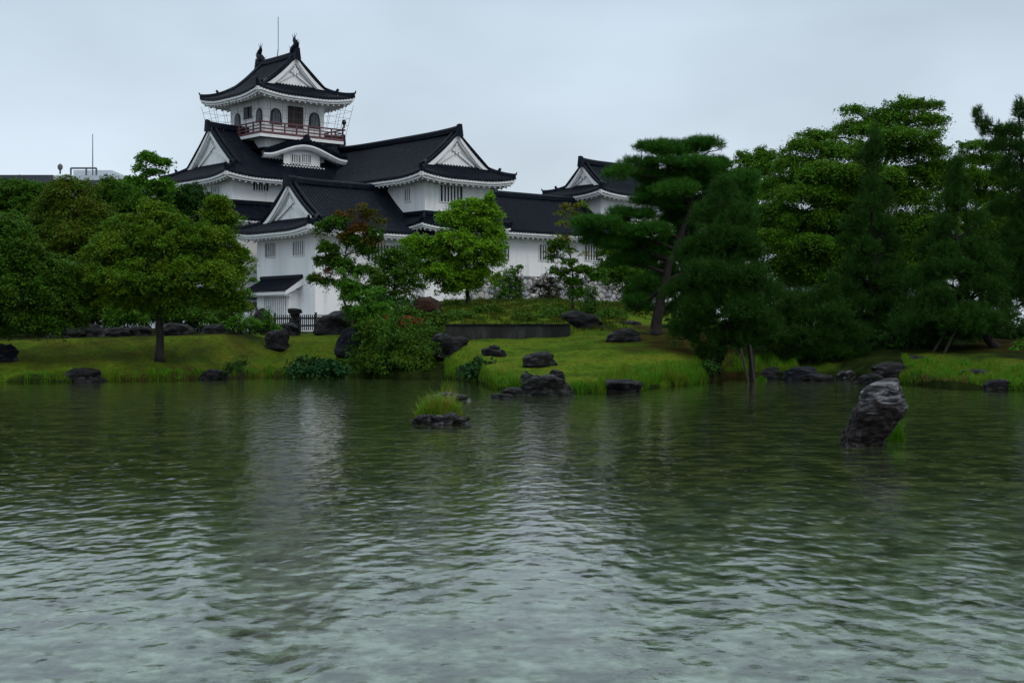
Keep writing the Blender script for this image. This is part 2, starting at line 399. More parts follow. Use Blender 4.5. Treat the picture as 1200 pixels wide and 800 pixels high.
bare = np.maximum.reduce([
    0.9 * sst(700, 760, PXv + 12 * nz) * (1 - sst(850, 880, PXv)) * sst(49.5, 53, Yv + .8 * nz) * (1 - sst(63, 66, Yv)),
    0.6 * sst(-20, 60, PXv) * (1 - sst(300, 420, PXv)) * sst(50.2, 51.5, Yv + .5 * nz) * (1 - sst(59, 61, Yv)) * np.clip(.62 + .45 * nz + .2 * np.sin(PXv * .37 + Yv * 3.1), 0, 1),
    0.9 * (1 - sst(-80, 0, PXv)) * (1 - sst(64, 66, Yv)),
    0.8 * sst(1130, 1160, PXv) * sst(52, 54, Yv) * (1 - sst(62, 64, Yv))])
lawn = lawn * sst(.35, .9, DV + .2 * nz)
PXv = PX0
path = sst(270, 300, PXv) * (1 - sst(392, 400, PXv)) * sst(73, 75, Yv) * (1 - sst(106, 108, Yv))
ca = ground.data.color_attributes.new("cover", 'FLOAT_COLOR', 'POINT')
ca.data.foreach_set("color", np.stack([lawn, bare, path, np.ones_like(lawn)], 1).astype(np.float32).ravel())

# pond bed and water
mb_, n, l, p = new_mat('pond_bed')
x1, r1 = ramp_noise(n, l, [(0.40, (0.050, 0.066, 0.034)), (0.50, (0.18, 0.215, 0.155)), (0.60, (0.36, 0.40, 0.34))], 3.4, 8, 0.65)
x2, r2 = ramp_noise(n, l, [(0.38, (0.55, 0.58, 0.48)), (0.62, (1.1, 1.1, 1.1))], 6.5, 6, 0.7)
mA = n.new("ShaderNodeMix"); mA.data_type = 'RGBA'; mA.blend_type = 'MULTIPLY'; mA.inputs["Factor"].default_value = 1
l.new(r1.outputs[0], mA.inputs["A"]); l.new(r2.outputs[0], mA.inputs["B"])
gp = n.new("ShaderNodeNewGeometry"); sx = n.new("ShaderNodeSeparateXYZ"); l.new(gp.outputs["Position"], sx.inputs[0])
mr_ = n.new("ShaderNodeMapRange"); mr_.inputs["From Min"].default_value = 7.0; mr_.inputs["From Max"].default_value = 17.0; l.new(sx.outputs["Y"], mr_.inputs["Value"])
mB = n.new("ShaderNodeMix"); mB.data_type = 'RGBA'        # pale gravel near; farther, algae green darkened to stand in for tree reflections
x6, r6 = ramp_noise(n, l, [(0.41, (0.012, 0.018, 0.003)), (0.50, (0.040, 0.050, 0.008)), (0.60, (0.120, 0.128, 0.032))], 2.2, 6, 0.65)
l.new(mr_.outputs[0], mB.inputs["Factor"]); l.new(mA.outputs["Result"], mB.inputs["A"]); l.new(r6.outputs[0], mB.inputs["B"])
l.new(mB.outputs["Result"], p.inputs["Base Color"]); p.inputs["Roughness"].default_value = 0.9
add_bump(n, l, p, x2.outputs[0], 0.5, 0.05)
gx, gy = np.meshgrid(np.linspace(-160, 160, 60), np.linspace(-60, 80, 60))
bz = -0.42 - 0.012 * np.clip(gy - 8, 0, 40)
q = (np.arange(59)[:, None] * 60 + np.arange(59)[None]).ravel()
bed = build('pond_bed', np.stack([gx.ravel(), gy.ravel(), bz.ravel()], 1), np.stack([q, q + 1, q + 61, q + 60], 1), mb_)
tag(bed, kind='structure')
mw, n, l, p = new_mat('pond_water')
p.inputs["Base Color"].default_value = (0.80, 0.97, 0.86, 1)
p.inputs["Roughness"].default_value = 0.055
p.inputs["IOR"].default_value = 1.33
p.inputs["Transmission Weight"].default_value = 1.0
t = n.new("ShaderNodeTexCoord")
def wnoise(sx, sy, scale, detail, rough, rot=0):
    mp = n.new("ShaderNodeMapping"); mp.inputs["Scale"].default_value = (sx, sy, 1); mp.inputs["Rotation"].default_value = (0, 0, rot)
    l.new(t.outputs["Object"], mp.inputs[0])
    x = n.new("ShaderNodeTexNoise"); x.inputs["Scale"].default_value = scale; x.inputs["Detail"].default_value = detail
    x.inputs["Roughness"].default_value = rough; l.new(mp.outputs[0], x.inputs["Vector"]); return x
def math_(op, a, b=None):
    mm = n.new("ShaderNodeMath"); mm.operation = op
    for k, s in enumerate((a, b)):
        if s is None: continue
        if isinstance(s, (int, float)): mm.inputs[k].default_value = s
        else: l.new(s, mm.inputs[k])
    return mm.outputs[0]
w1 = wnoise(0.9, 1.2, 0.8, 1, 0.4, R(8))
w2 = wnoise(1.7, 0.95, 3.1, 1.2, 0.45, R(-14))
w3 = wnoise(1.3, 1.0, 11.0, 3, 0.55, R(20))
hsum = math_('ADD', math_('MULTIPLY', w1.outputs[0], 0.010), math_('MULTIPLY', w2.outputs[0], 0.0135))
hsum = math_('ADD', hsum, math_('MULTIPLY', w3.outputs[0], 0.0019))
vo = n.new("ShaderNodeTexVoronoi"); vo.inputs["Scale"].default_value = 5.0; l.new(t.outputs["Object"], vo.inputs["Vector"])
d = vo.outputs["Distance"]                # rain rings round random drops
ring = math_('MULTIPLY', math_('SINE', math_('MULTIPLY', d, 60.0)), math_('MAXIMUM', math_('SUBTRACT', 0.26, d), 0.0))
hsum = math_('ADD', hsum, math_('MULTIPLY', ring, 0.0036))
b = n.new("ShaderNodeBump"); b.inputs["Strength"].default_value = 1.0; b.inputs["Distance"].default_value = 1.0
l.new(hsum, b.inputs["Height"]); l.new(b.outputs[0], p.inputs["Normal"])
water = build('water', [(-160, -60, 0), (160, -60, 0), (160, 76, 0), (-160, 76, 0)], [(0, 1, 2, 3)], mw)
tag(water, kind='structure')

# ------------------------------------------------------------------ castle: a plan grid (u along the long wings, v across), turned 41 degrees
CA = R(41)
UU = np.array([math.cos(CA), math.sin(CA)]); VV = np.array([-math.sin(CA), math.cos(CA)])
OO = np.array([-14.55, 105.0])
def W(u, v, z):
    u, v, z = np.broadcast_arrays(np.asarray(u, float), np.asarray(v, float), np.asarray(z, float))
    return np.stack([OO[0] + u * UU[0] + v * VV[0], OO[1] + u * UU[1] + v * VV[1], z], -1)
def v_at(px, u):       # where a sight line meets the plane u = const
    k = (px - 600) / F; a = W(u, 0, 0)
    return (k * a[1] - a[0]) / (VV[0] - k * VV[1])
def u_at(px, v):
    k = (px - 600) / F; a = W(0, v, 0)
    return (k * a[1] - a[0]) / (UU[0] - k * UU[1])
def z_at(u, v, py): return CZ + (HY - py) / F * W(u, v, 0)[1]

def box_uv(mb, u0, u1, v0, v1, z0, z1):
    mb.hexa([W(u0, v0, z0), W(u1, v0, z0), W(u1, v1, z0), W(u0, v1, z0), W(u0, v0, z1), W(u1, v0, z1), W(u1, v1, z1), W(u0, v1, z1)])

def sweep(mb, pts, w, h):
    pts = np.asarray(pts, float); k = len(pts)
    T = np.gradient(pts, axis=0)
    S = np.stack([-T[:, 1], T[:, 0], np.zeros(k)], 1); S /= np.linalg.norm(S, axis=1)[:, None] + 1e-9
    sec = np.array([(-.5, -.15), (-.5, .62), (-.3, .9), (0, 1.0), (.3, .9), (.5, .62), (.5, -.15)])
    G = pts[:, None] + sec[None, :, 0, None] * w * S[:, None] + sec[None, :, 1, None] * h * np.array([0, 0, 1.0])
    n0 = mb.n; mb.grid(G)
    mb.F.append([n0 + i for i in range(7)]); mb.F.append([n0 + (k - 1) * 7 + i for i in range(7)][::-1])

TOFF = np.array([-.15, -.085, -.06, 0.0, .06, .085, .15]); TZ = np.array([0, 0.012, .075, .11, .075, .012, 0])
def tile_field(mb, xs, lo, hi, fn, nt):
    """a corrugated slope: rounded tile rows at xs; fn(x, t, dz) gives points, t from eave to top"""
    X = np.clip(xs[:, None] + TOFF[None], lo, hi)
    for i in range(len(xs)):
        rows = [fn(X[i], 0.0, TZ - 0.16)] + [fn(X[i], t, TZ) for t in np.linspace(0, 1, nt)]
        mb.grid(np.stack(rows))

class Roof:
    """hip-and-gable roof over a rectangle: a along the ridge, b across"""
    def __init__(s, axis, a0, a1, cb, B, z0, H, c, g, ends=(True, True), ov=.45, over=1.5, L=.38, Wd=3.6):
        s.__dict__.update(locals())
    def P(s, a, b, z):
        return W(a, s.cb + b, z) if s.axis == 'u' else W(s.cb + b, a, z)
    def h(s, d):
        t = np.clip(np.asarray(d, float) / s.B, 0, 1); return s.H * ((1 - s.c) * t + s.c * t * t)
    def lift(s, a, b):
        q = 0
        for e, en in ((s.a0, s.ends[0]), (s.a1, s.ends[1])):
            if en:
                w = np.abs(np.asarray(a, float) - e) + (s.B - np.abs(b)); q = np.maximum(q, np.clip(1 - w / s.Wd, 0, 1) ** 2)
        return s.L * q
    def enddist(s, a):
        d = np.full(np.shape(a), 1e9)
        if s.ends[0]: d = np.minimum(d, a - s.a0)
        if s.ends[1]: d = np.minimum(d, s.a1 - a)
        return d
    def surf(s, a, b, dz=0):
        d = np.minimum(s.B - np.abs(b), np.where(s.enddist(a) < s.g - s.ov, s.enddist(a), 1e9))
        return s.z0 + s.h(d) + s.lift(a, b) + dz
    def make(s, parent, name='roof'):
        f = MB()
        xs = np.arange(s.a0 + .15, s.a1, .3)
        for sg in (-1, 1):
            def fn(a, t, dz):
                ed = s.enddist(a)
                dm = np.where(ed >= s.g - s.ov - 1e-6, s.B, np.maximum(ed, 0))
                d = t * dm; b = sg * (s.B - d)
                return s.P(a, b, s.z0 + s.h(d) + s.lift(a, b) + dz)
            tile_field(f, xs, s.a0, s.a1, fn, 9)
        bs = np.arange(-s.B + .15, s.B, .3)
        for k, e in enumerate((s.a0, s.a1)):
            if not s.ends[k]: continue
            sg = 1 if k == 0 else -1
            def fe(b, t, dz):
                dm = np.minimum(s.g, s.B - np.abs(b)); d = t * dm; a = e + sg * d
                return s.P(a, b, s.z0 + s.h(d) + s.lift(a, b) + dz)
            tile_field(f, bs, -s.B, s.B, fe, 5)
        rf = f.build(name, M['tile'], parent)
        # ridges
        r = MB(); g0 = s.a0 + (s.g - s.ov if s.ends[0] else 0); g1 = s.a1 - (s.g - s.ov if s.ends[1] else 0)
        aa = np.linspace(g0, g1, 14); zz = s.z0 + s.H + .05 + .16 * np.abs((aa - (g0 + g1) / 2) / ((g1 - g0) / 2)) ** 4
        sweep(r, s.P(aa, 0 * aa, zz), .42, .42)
        for k, e in enumerate((s.a0, s.a1)):
            if not s.ends[k]: continue
            sg = 1 if k == 0 else -1; ag = e + sg * (s.g - s.ov)
            p0 = s.P(ag - sg * .1, 0, 0)
            zt = s.z0 + s.H
            r.hexa([s.P(ag - sg * .22, -.3, zt - .25), s.P(ag + sg * .1, -.3, zt - .25), s.P(ag + sg * .1, .3, zt - .25), s.P(ag - sg * .22, .3, zt - .25),
                    s.P(ag - sg * .22, -.16, zt + .72), s.P(ag + sg * .1, -.16, zt + .66), s.P(ag + sg * .1, .16, zt + .66), s.P(ag - sg * .22, .16, zt + .72)])
            for sb in (-1, 1):
                # verge ridges down the edge of the gable: two rows of rounded tiles
                for off, w, hh in ((.12, .22, .2), (.62, .30, .30)):
                    d = np.linspace(s.B, s.g * .86 if off < .3 else s.g * .75, 10); b = sb * (s.B - d)
                    a = np.full(10, ag + sg * off)
                    sweep(r, s.P(a, b, s.z0 + s.h(d) + s.lift(a, b) + .05), w, hh)
                # hip ridge out to the corner
                d = np.linspace(s.g, 0.02, 9); a = e + sg * d; b = sb * (s.B - d)
                zz = s.z0 + s.h(d) + s.lift(a, b) + .04
                sweep(r, s.P(a, b, zz), .30, .30)
                d = np.linspace(.16, -.05, 3); a = e + sg * d; b = sb * (s.B - d)
                sweep(r, s.P(a, b, s.z0 + s.L + np.array([.05, .15, .34])), .2, .18)
                dd = s.g * .55; a = e + sg * dd; b = sb * (s.B - dd)       # end tile half way down the hip
                zt = s.z0 + float(s.h(dd) + s.lift(a, b))
                r.tube([s.P(a, b, zt + .2), s.P(a - sg * .12, b + sb * .12, zt + .52)], [.16, .10], 6)
        r.build('ridge', M['tile'], rf)
        # eaves: stepped white fascia, soffit and rafter ends
        ev = MB(); ras = []
        sec = [(.05, -.13), (.05, -.30), (.20, -.31), (.20, -.47), (s.over * .55, -.40), (s.over + .02, float(s.h(s.over)) - .22)]
        def edge(kind, sg):
            lo, hi = (s.a0, s.a1) if kind == 'side' else (-s.B, s.B)
            def pt(x, ins, dz, lf=1.0):
                if kind == 'side':
                    a = np.clip(x, lo + (ins if s.ends[0] else 0), hi - (ins if s.ends[1] else 0)); b = sg * (s.B - ins)
                    lft = s.lift(x, sg * s.B)
                else:
                    b = np.clip(x, lo + ins, hi - ins); a = (s.a0 + ins) if sg < 0 else (s.a1 - ins); lft = s.lift(s.a0 if sg < 0 else s.a1, x)
                return s.P(a, b, s.z0 + dz + lft * lf)
            x = np.linspace(lo, hi, 33)
            ev.grid(np.stack([pt(x, i, dz, max(0, 1 - i / s.over)) for i, dz in sec]))
            ra = MB(); ras.append(ra)
            nx = int((hi - lo) / .55)
            for c in np.linspace(lo + .3, hi - .3, nx):
                q = []
                if kind == 'side' and ((s.ends[0] and c - lo < .5) or (s.ends[1] and hi - c < .5)): continue
                i0, i1 = .30, s.over
                e0, e1 = -.40, float(s.h(s.over)) - .24
                inner = c
                for dz in (-.20, .02):
                    q += [pt(c - .08, i0, e0 + dz, .8), pt(c + .08, i0, e0 + dz, .8), pt(inner + .08, i1, e1 + dz, 0), pt(inner - .08, i1, e1 + dz, 0)]
                ra.hexa(q)
        for sg in (-1, 1): edge('side', sg)
        if s.ends[0]: edge('end', -1)
        if s.ends[1]: edge('end', 1)
        for k, e in enumerate((s.a0, s.a1)):           # big corner rafters
            if not s.ends[k]: continue
            sg = 1 if k == 0 else -1
            for sb in (-1, 1):
                q = []; ra = ras[2 + (k if s.ends[0] else 0)]
                for dz in (-.36, -.02):
                    for (i, w) in ((.12, -1), (.12, 1), (s.over, 1), (s.over, -1)):
                        zz = s.z0 + s.L * (1 - i / s.over) + dz - .12 + (float(s.h(s.over)) - .1) * (i / s.over)
                        q.append(s.P(e + sg * (i + .12 * w), sb * (s.B - i + .12 * w), zz))
                ra.hexa(q)
        eo = ev.build('eave', M['trim'], parent)
        for ra in ras: ra.build('rafter_row', M['trim'], eo)
        # gables
        for k, e in enumerate((s.a0, s.a1)):
            if s.ends[k]: s.gable(parent, e, 1 if k == 0 else -1)
            else:
                gm = MB(); b = np.linspace(-s.B + .4, s.B - .4, 17)
                top = s.P(np.full(17, e + (.05 if k == 0 else -.05)), b, s.z0 + s.h(s.B - np.abs(b)) - .1)
                bot = s.P(np.full(17, e + (.05 if k == 0 else -.05)), b, np.full(17, s.z0 - .1))
                gm.grid(np.stack([bot, top])); gm.build('end_wall', M['plaster'], parent)
        return rf
    def gable(s, parent, e, sg):
        ag = e + sg * s.g; hb = s.B - s.g; n_ = 21
        b = np.linspace(-hb, hb, n_); top = s.z0 + s.h(s.B - np.abs(b)) - .05
        m = MB()
        m.grid(np.stack([s.P(np.full(n_, ag), b, np.full(n_, s.z0 + float(s.h(s.g)) - .1)), s.P(np.full(n_, ag), b, top)]))
        gb = m.build('gable', M['plaster'], parent)
        bb = MB()
        hb2 = hb + .12; b = np.linspace(-hb2, hb2, 25); prof = s.z0 + s.h(s.B - np.abs(b))
        wid = .30 + .16 * np.abs(b) / hb2
        for a0, a1, t0, t1 in ((ag - sg * (s.ov - .06), ag - sg * .02, -.07, 0), (ag - sg * (s.ov - .16), ag - sg * .01, -.05, .24)):
            up = prof + t0 - (0 if t1 == 0 else .30); lowr = up - (wid if t1 == 0 else t1)
            lowr = np.maximum(lowr, s.z0 + float(s.h(s.g)) - .12); up = np.maximum(up, lowr + .01)
            bb.grid(np.stack([s.P(np.full(25, a1), b, up), s.P(np.full(25, a0), b, up), s.P(np.full(25, a0), b, lowr), s.P(np.full(25, a1), b, lowr)]))
        bb.build('bargeboard', M['trim'], gb)
        # inner moulding and the hanging pendant
        q = MB(); inn = hb * .62
        base = s.z0 + float(s.h(s.g)) + .18; pk = s.z0 + s.H - .30 - hb * .34
        for sb in (-1, 1):
            x = np.linspace(.22, inn, 8)
            up = pk - (pk - base) * (x / inn) ** .92
            q.grid(np.stack([s.P(np.full(8, ag), sb * x, up), s.P(np.full(8, ag - sg * .13), sb * x, up), s.P(np.full(8, ag - sg * .13), sb * x, up - .2), s.P(np.full(8, ag), sb * x, up - .2)]))
        q.build('moulding', M['lattice'] if False else M['trim'], gb)
        pd = MB(); sc = min(1.0, hb / 2.6)
        for cx, cz, rr in ((0, pk + .12, .24), (-.24, pk - .02, .15), (.24, pk - .02, .15), (0, pk - .18, .15), (0, pk + .42, .12)):
            th = np.linspace(0, 2 * np.pi, 13)[:-1]
            ring1 = s.P(np.full(12, ag - sg * .01), cx * sc + rr * sc * np.cos(th), cz + rr * sc * np.sin(th))
            ring2 = s.P(np.full(12, ag - sg * .2), cx * sc + rr * sc * .9 * np.cos(th), cz + rr * sc * .9 * np.sin(th))
            n0 = pd.n; pd.grid(np.stack([ring1, ring2]), closed=True); pd.F.append([n0 + 12 + i for i in range(12)])
        pd.build('pendant', M['trim'], gb)

def skirt_roof(parent, u0, u1, v0, v1, ztop, zeave, d, L=.3, sides='LFRB'):
    """a lean-to roof round a rectangle; sides L (-u), F (-v), R (+u), B (+v)"""
    f, r, ev, ra = MB(), MB(), MB(), MB()
    H = ztop - zeave
    def hh(t): return H * (.75 * t + .25 * t * t)
    uu0, uu1, vv0, vv1 = u0 - d, u1 + d, v0 - d, v1 + d
    def lift(q): return L * np.clip(1 - q / 3.0, 0, 1) ** 2
    for sd in sides:
        if sd in 'FB':
            lo, hi = uu0, uu1
            def fn(x, ins, z, sd=sd): return W(x, vv0 + ins if sd == 'F' else vv1 - ins, z)
        else:
            lo, hi = vv0, vv1
            def fn(x, ins, z, sd=sd): return W(uu0 + ins if sd == 'L' else uu1 - ins, x, z)
        def pos(x, t, dz):
            dm = np.minimum(d, np.minimum(x - lo, hi - x)); q = np.minimum(x - lo, hi - x)
            return fn(x, t * dm, zeave + hh(t * dm / d) + lift(q + t * dm) + dz)
        tile_field(f, np.arange(lo + .15, hi, .3), lo, hi, pos, 6)
        x = np.linspace(lo, hi, 29); q = np.minimum(x - lo, hi - x)
        rows = []
        for ins, dz in ((.05, -.13), (.05, -.28), (.18, -.29), (.18, -.42), (d, H * .5 - .3)):
            xc = np.clip(x, lo + ins, hi - ins)
            rows.append(fn(xc, ins, zeave + dz + lift(q) * max(0, 1 - ins / d)))
        ev.grid(np.stack(rows))
        for c in np.arange(lo + .5, hi - .4, .55):
            p8 = []
            lf = float(lift(min(c - lo, hi - c)))
            for dz in (-.18, .02):
                for (dx, ins, zz) in ((-.08, .28, -.36 + lf * .8), (.08, .28, -.36 + lf * .8), (.08, d, H * .5 - .34), (-.08, d, H * .5 - .34)):
                    xc = min(max(c + dx, lo + ins), hi - ins)
                    p8.append(fn(xc, ins, zeave + zz + dz))
            ra.hexa(p8)
        xi = np.linspace(lo + d, hi - d, 8)
        sweep(r, fn(xi, d - .1, np.full(8, ztop + .02)), .3, .3)
    for (cu, cv, su, sv, a, b) in ((uu0, vv0, 1, 1, 'L', 'F'), (uu1, vv0, -1, 1, 'R', 'F'), (uu0, vv1, 1, -1, 'L', 'B'), (uu1, vv1, -1, -1, 'R', 'B')):
        if a in sides and b in sides:
            t = np.linspace(1, -.05, 8)
            sweep(r, W(cu + su * t * d, cv + sv * t * d, zeave + hh(np.clip(t, 0, 1)) + lift(2 * np.clip(t, 0, 9) * d) + .04 + np.where(t < 0, .15, 0)), .28, .28)
    rf = f.build('skirt_roof', M['tile'], parent)
    r.build('ridge', M['tile'], rf); eo = ev.build('eave', M['trim'], rf); ra.build('rafter_row', M['trim'], rf)
    return rf

def window(parent, face, c, x0, x1, z0, z1, nb, pane='dark', bar='trim', depth=.07, bw=.09, cross=0):
    """face 'L': plane u=c looking to -u, x along v; face 'F': plane v=c looking to -v, x along u"""
    def bx(mb, xa, xb, za, zb, d0, d1):
        if face == 'L': box_uv(mb, c - d1, c - d0, xa, xb, za, zb)
        else: box_uv(mb, xa, xb, c - d1, c - d0, za, zb)
    a = MB(); bx(a, x0, x1, z0, z1, .003, .014)
    w = a.build('window', M[pane], parent)
    b = MB(); fw = .07
    bx(b, x0 - fw, x0, z0 - fw, z1 + fw, .004, depth + .02); bx(b, x1, x1 + fw, z0 - fw, z1 + fw, .004, depth + .02)
    bx(b, x0, x1, z1, z1 + fw, .005, depth + .018); bx(b, x0, x1, z0 - fw, z0, .005, depth + .018)
    b.build('frame', M['trim'], w)
    bb = MB()
    for i in range(nb):
        x = x0 + (x1 - x0) * (i + 1) / (nb + 1)
        bx(bb, x - bw / 2, x + bw / 2, z0, z1, .016, depth)
    for i in range(cross):
        z = z0 + (z1 - z0) * (i + 1) / (cross + 1)
        bx(bb, x0, x1, z - .03, z + .03, .018, depth - .01)
    if bb.n: bb.build('lattice', M[bar], w)
    return w
def window_px(parent, face, c, pa, pb, ya, yb, nb, **k):
    fn = (lambda p: v_at(p, c)) if face == 'L' else (lambda p: u_at(p, c))
    xa, xb = sorted((fn(pa), fn(pb))); xm = (xa + xb) / 2
    uv = (c, xm) if face == 'L' else (xm, c)
    return window(parent, face, c, xa, xb, z_at(*uv, yb), z_at(*uv, ya), nb, **k)
def arch_window(parent, face, c, x, w, z0, z1):
    t = np.linspace(0, 1, 9); prof = []
    hw = w / 2
    prof = [(-hw * 1.12, z0), (-hw, z0 + (z1 - z0) * .5)] + [(-hw * math.cos(a) ** .8 if math.cos(a) > 0 else 0, z0 + (z1 - z0) * (.5 + .5 * math.sin(a))) for a in np.linspace(.25, math.pi / 2, 6)]
    prof = prof + [(-a, z) for a, z in prof[::-1][1:]]
    def PT(xx, z, d): return W(c - d, xx, z) if face == 'L' else W(xx, c - d, z)
    def poly(mb, sc, d0, d1, zc):
        n0 = mb.n
        P0 = np.array([PT(x + a * sc, zc + (z - zc) * sc, d1) for a, z in prof]); P1 = np.array([PT(x + a * sc, zc + (z - zc) * sc, d0) for a, z in prof])
        mb.grid(np.stack([P1, P0]), closed=True); mb.F.append([n0 + len(prof) + i for i in range(len(prof))])
    m = MB(); zc = (z0 + z1) / 2
    poly(m, 1.0, .004, .05, zc); fr = m.build('arched_window', M['blackwood'], parent)
    m = MB(); poly(m, .84, .05, .062, zc); m.build('pane', M['dark'], fr)
    m = MB()
    for i in range(5):
        xx = x + w * .8 * ((i + 1) / 6 - .5); zt = z0 + (z1 - z0) * (.9 - .9 * abs((i + 1) / 6 - .5) ** 1.5)
        if face == 'L': box_uv(m, c - .09, c - .064, xx - .03, xx + .03, z0 + .1, zt)
        else: box_uv(m, xx - .03, xx + .03, c - .09, c - .064, z0 + .1, zt)
    m.build('lattice', M['lattice'], fr)

def fish_ornament(parent, base, dirv, s=1.0):
    """the roof-end fish: head biting the ridge, tail in the air, spiny fins"""
    t = np.linspace(0, 1, 9); d = np.array([dirv[0], dirv[1], 0]); d = d / np.linalg.norm(d)
    px = np.array([.18, .22, .16, .02, -.10, -.12, -.04, .08, .14]) * s; pz = np.linspace(0, 1.05, 9) * s
    rad = np.array([.22, .29, .30, .27, .23, .20, .17, .15, .10]) * s
    pts = base + px[:, None] * d + pz[:, None] * np.array([0, 0, 1.0])
    m = MB(); m.tube(pts, rad, 8)
    side = np.array([-d[1], d[0], 0])
    def fin(p, q, w):
        p, q = np.array(p), np.array(q); T = (q - p) / np.linalg.norm(q - p); nrm = side
        up = np.cross(T, nrm)
        m.add([p + up * w, p - up * w, q, p + nrm * .05 * s, p - nrm * .05 * s], [(0, 3, 2), (3, 1, 2), (1, 4, 2), (4, 0, 2)])
    top = pts[-1]
    for a, l_ in ((-.5, .42), (-.1, .5), (.35, .42)):
        fin(top - [0, 0, .12 * s], top + d * a * s * .8 + np.array([0, 0, l_ * s]), .08 * s)
    for i, ln in ((2, .30), (3, .34), (4, .32), (5, .28), (6, .24)):
        fin(pts[i] - d * rad[i] * .6, pts[i] - d * (rad[i] + ln * s) + np.array([0, 0, .16 * s]), .09 * s)
        fin(pts[i] + d * rad[i] * .6, pts[i] + d * (rad[i] + ln * .6 * s) + np.array([0, 0, .12 * s]), .08 * s)
    for sg in (-1, 1):
        fin(pts[2] + side * sg * .2 * s, pts[2] + side * sg * .5 * s + np.array([0, 0, .25 * s]), .09 * s)
    return m.build('fish_ornament', M['tile'], parent)

def walls(parent, u0, u1, v0, v1, z0, z1, name='wall'):
    m = MB(); box_uv(m, u0, u1, v0, v1, z0, z1); return m.build(name, M['plaster'], parent)

# --- the keep
keep = root('castle_keep', W(6.97, 16.5, 2.0), 'tall white castle keep with black tiled roofs, a red balcony and fish ornaments on top', 'castle keep', 'white castle buildings')
walls(keep, -.9, 14.8, 11.3, 21.7, 1.0, 10.55)
walls(keep, .07, 13.87, 12.2, 20.8, 10.4, 14.55, 'middle_wall')
walls(keep, 4.07, 9.87, 13.7, 19.4, 14.0, 22.2, 'top_wall')
skirt_roof(keep, .07, 13.87, 12.2, 20.8, 12.1, 10.75, 2.1, sides='LF')
r2 = Roof('u', -1.23, 15.17, 16.5, 5.6, 14.3, 4.3, .25, 2.0, over=1.3); r2.make(keep)
r1 = Roof('v', 11.8, 21.3, 6.97, 4.8, 21.45, 3.5, .5, 2.1, over=1.9, L=.45); rf1 = r1.make(keep)
for vv, sg in ((r1.a0 + r1.g - .2, -1), (r1.a1 - r1.g + .2, 1)):
    fish_ornament(keep, W(6.97, vv, r1.z0 + r1.H + .32), -sg * VV, 1.18)
m = MB(); m.tube([at(326, 58, 122.0), at(326, 20, 122.0)], .03, 5); m.tube([W(6.97, 16.6, 25.2), at(326, 58, 122.0)], .04, 5)
m.build('lightning_rod', M['steel'], keep)
# windows and doors of the top room
window_px(keep, 'F', 13.7, 336.6, 355.2, 125, 151, 6, pane='brownwood', bar='brownwood', bw=.10, depth=.05)
window_px(keep, 'L', 4.07, 286, 296.5, 125.5, 140, 1, pane='dark', bar='blackwood', bw=.06)
for face, c, pa, pb, ya, yb in (('F', 13.7, 316.6, 329.6, 127, 142.5), ('F', 13.7, 362, 374.6, 132, 147.5), ('L', 4.07, 275.2, 282, 133, 147), ('L', 4.07, 300.5, 307.5, 127, 140)):
    fn = (lambda p: v_at(p, c)) if face == 'L' else (lambda p: u_at(p, c))
    xa, xb = sorted((fn(pa), fn(pb))); xm = (xa + xb) / 2
    uv = (c, xm) if face == 'L' else (xm, c)
    arch_window(keep, face, c, xm, (xb - xa), z_at(*uv, yb) - .25, z_at(*uv, ya))
window_px(keep, 'F', 12.2, 296.3, 314, 210, 223.5, 5)
window_px(keep, 'L', .07, 248, 258, 219, 233, 4, pane='lattice')
# balcony with its red railing
bal = MB(); d = 1.2; box_uv(bal, 4.07 - d, 9.87 + d, 13.7 - d, 19.4 + d, 17.80, 18.05); bo = bal.build('balcony', M['trim'], keep)
m = MB()
u0, u1, v0, v1 = 4.07 - d + .06, 9.87 + d - .06, 13.7 - d + .06, 19.4 + d - .06
for z, hgt, w in ((18.051, .20, .07), (18.42, .10, .06), (18.70, .08, .05), (18.98, .10, .08)):
    ext = .25 if z > 18.9 else .0
    box_uv(m, u0 - ext, u1 + ext, v0 - w, v0 + w, z, z + hgt); box_uv(m, u0 - ext, u1 + ext, v1 - w, v1 + w, z, z + hgt)
    box_uv(m, u0 - w + .002, u0 + w - .002, v0 - ext, v1 + ext, z + .003, z + hgt - .003); box_uv(m, u1 - w + .002, u1 + w - .002, v0 - ext, v1 + ext, z + .003, z + hgt - .003)
for k in range(8):
    uu = u0 + (u1 - u0) * k / 7; vq = v0 + (v1 - v0) * k / 7; h2 = 19.25 if k in (0, 7) else 18.97
    for (a, b) in ((uu, v0), (uu, v1), (u0, vq), (u1, vq)):
        box_uv(m, a - .055, a + .055, b - .055, b + .055, 18.052, h2)
m.build('railing', M['vermilion'], bo)
m = MB(); p = W(u1 + .1, v0 - .05, 19.2); m.tube([p, p + [0, 0, .25], p + [0, 0, .45], p + [0, 0, .7]], [.07, .08, .22, .12], 8); m.build('finial', M['blackwood'], bo)
# wire netting hung from the eaves down to the balcony edge
m = MB()
def netpt(side, x, t):     # x 0..1 along, t 0..1 up
    za = 18.15 + (21.15 - 18.15) * t; o = 1.25 + .55 * t
    if side == 'F': return W(4.07 - o + (5.8 + 2 * o) * x, 13.7 - o, za)
    if side == 'B': return W(4.07 - o + (5.8 + 2 * o) * x, 19.4 + o, za)
    if side == 'L': return W(4.07 - o, 13.7 - o + (5.7 + 2 * o) * x, za)
    return W(9.87 + o, 13.7 - o + (5.7 + 2 * o) * x, za)
for sd in 'FLRB':
    for k in range(9):
        m.tube([netpt(sd, k / 8, 0), netpt(sd, k / 8, .5) + [0, 0, 0], netpt(sd, k / 8, 1)], .014, 4)
    for t in (.42, .62, .82):
        m.tube([netpt(sd, x, t) for x in np.linspace(0, 1, 5)], .011, 4)
m.build('netting', M['steel'], keep)
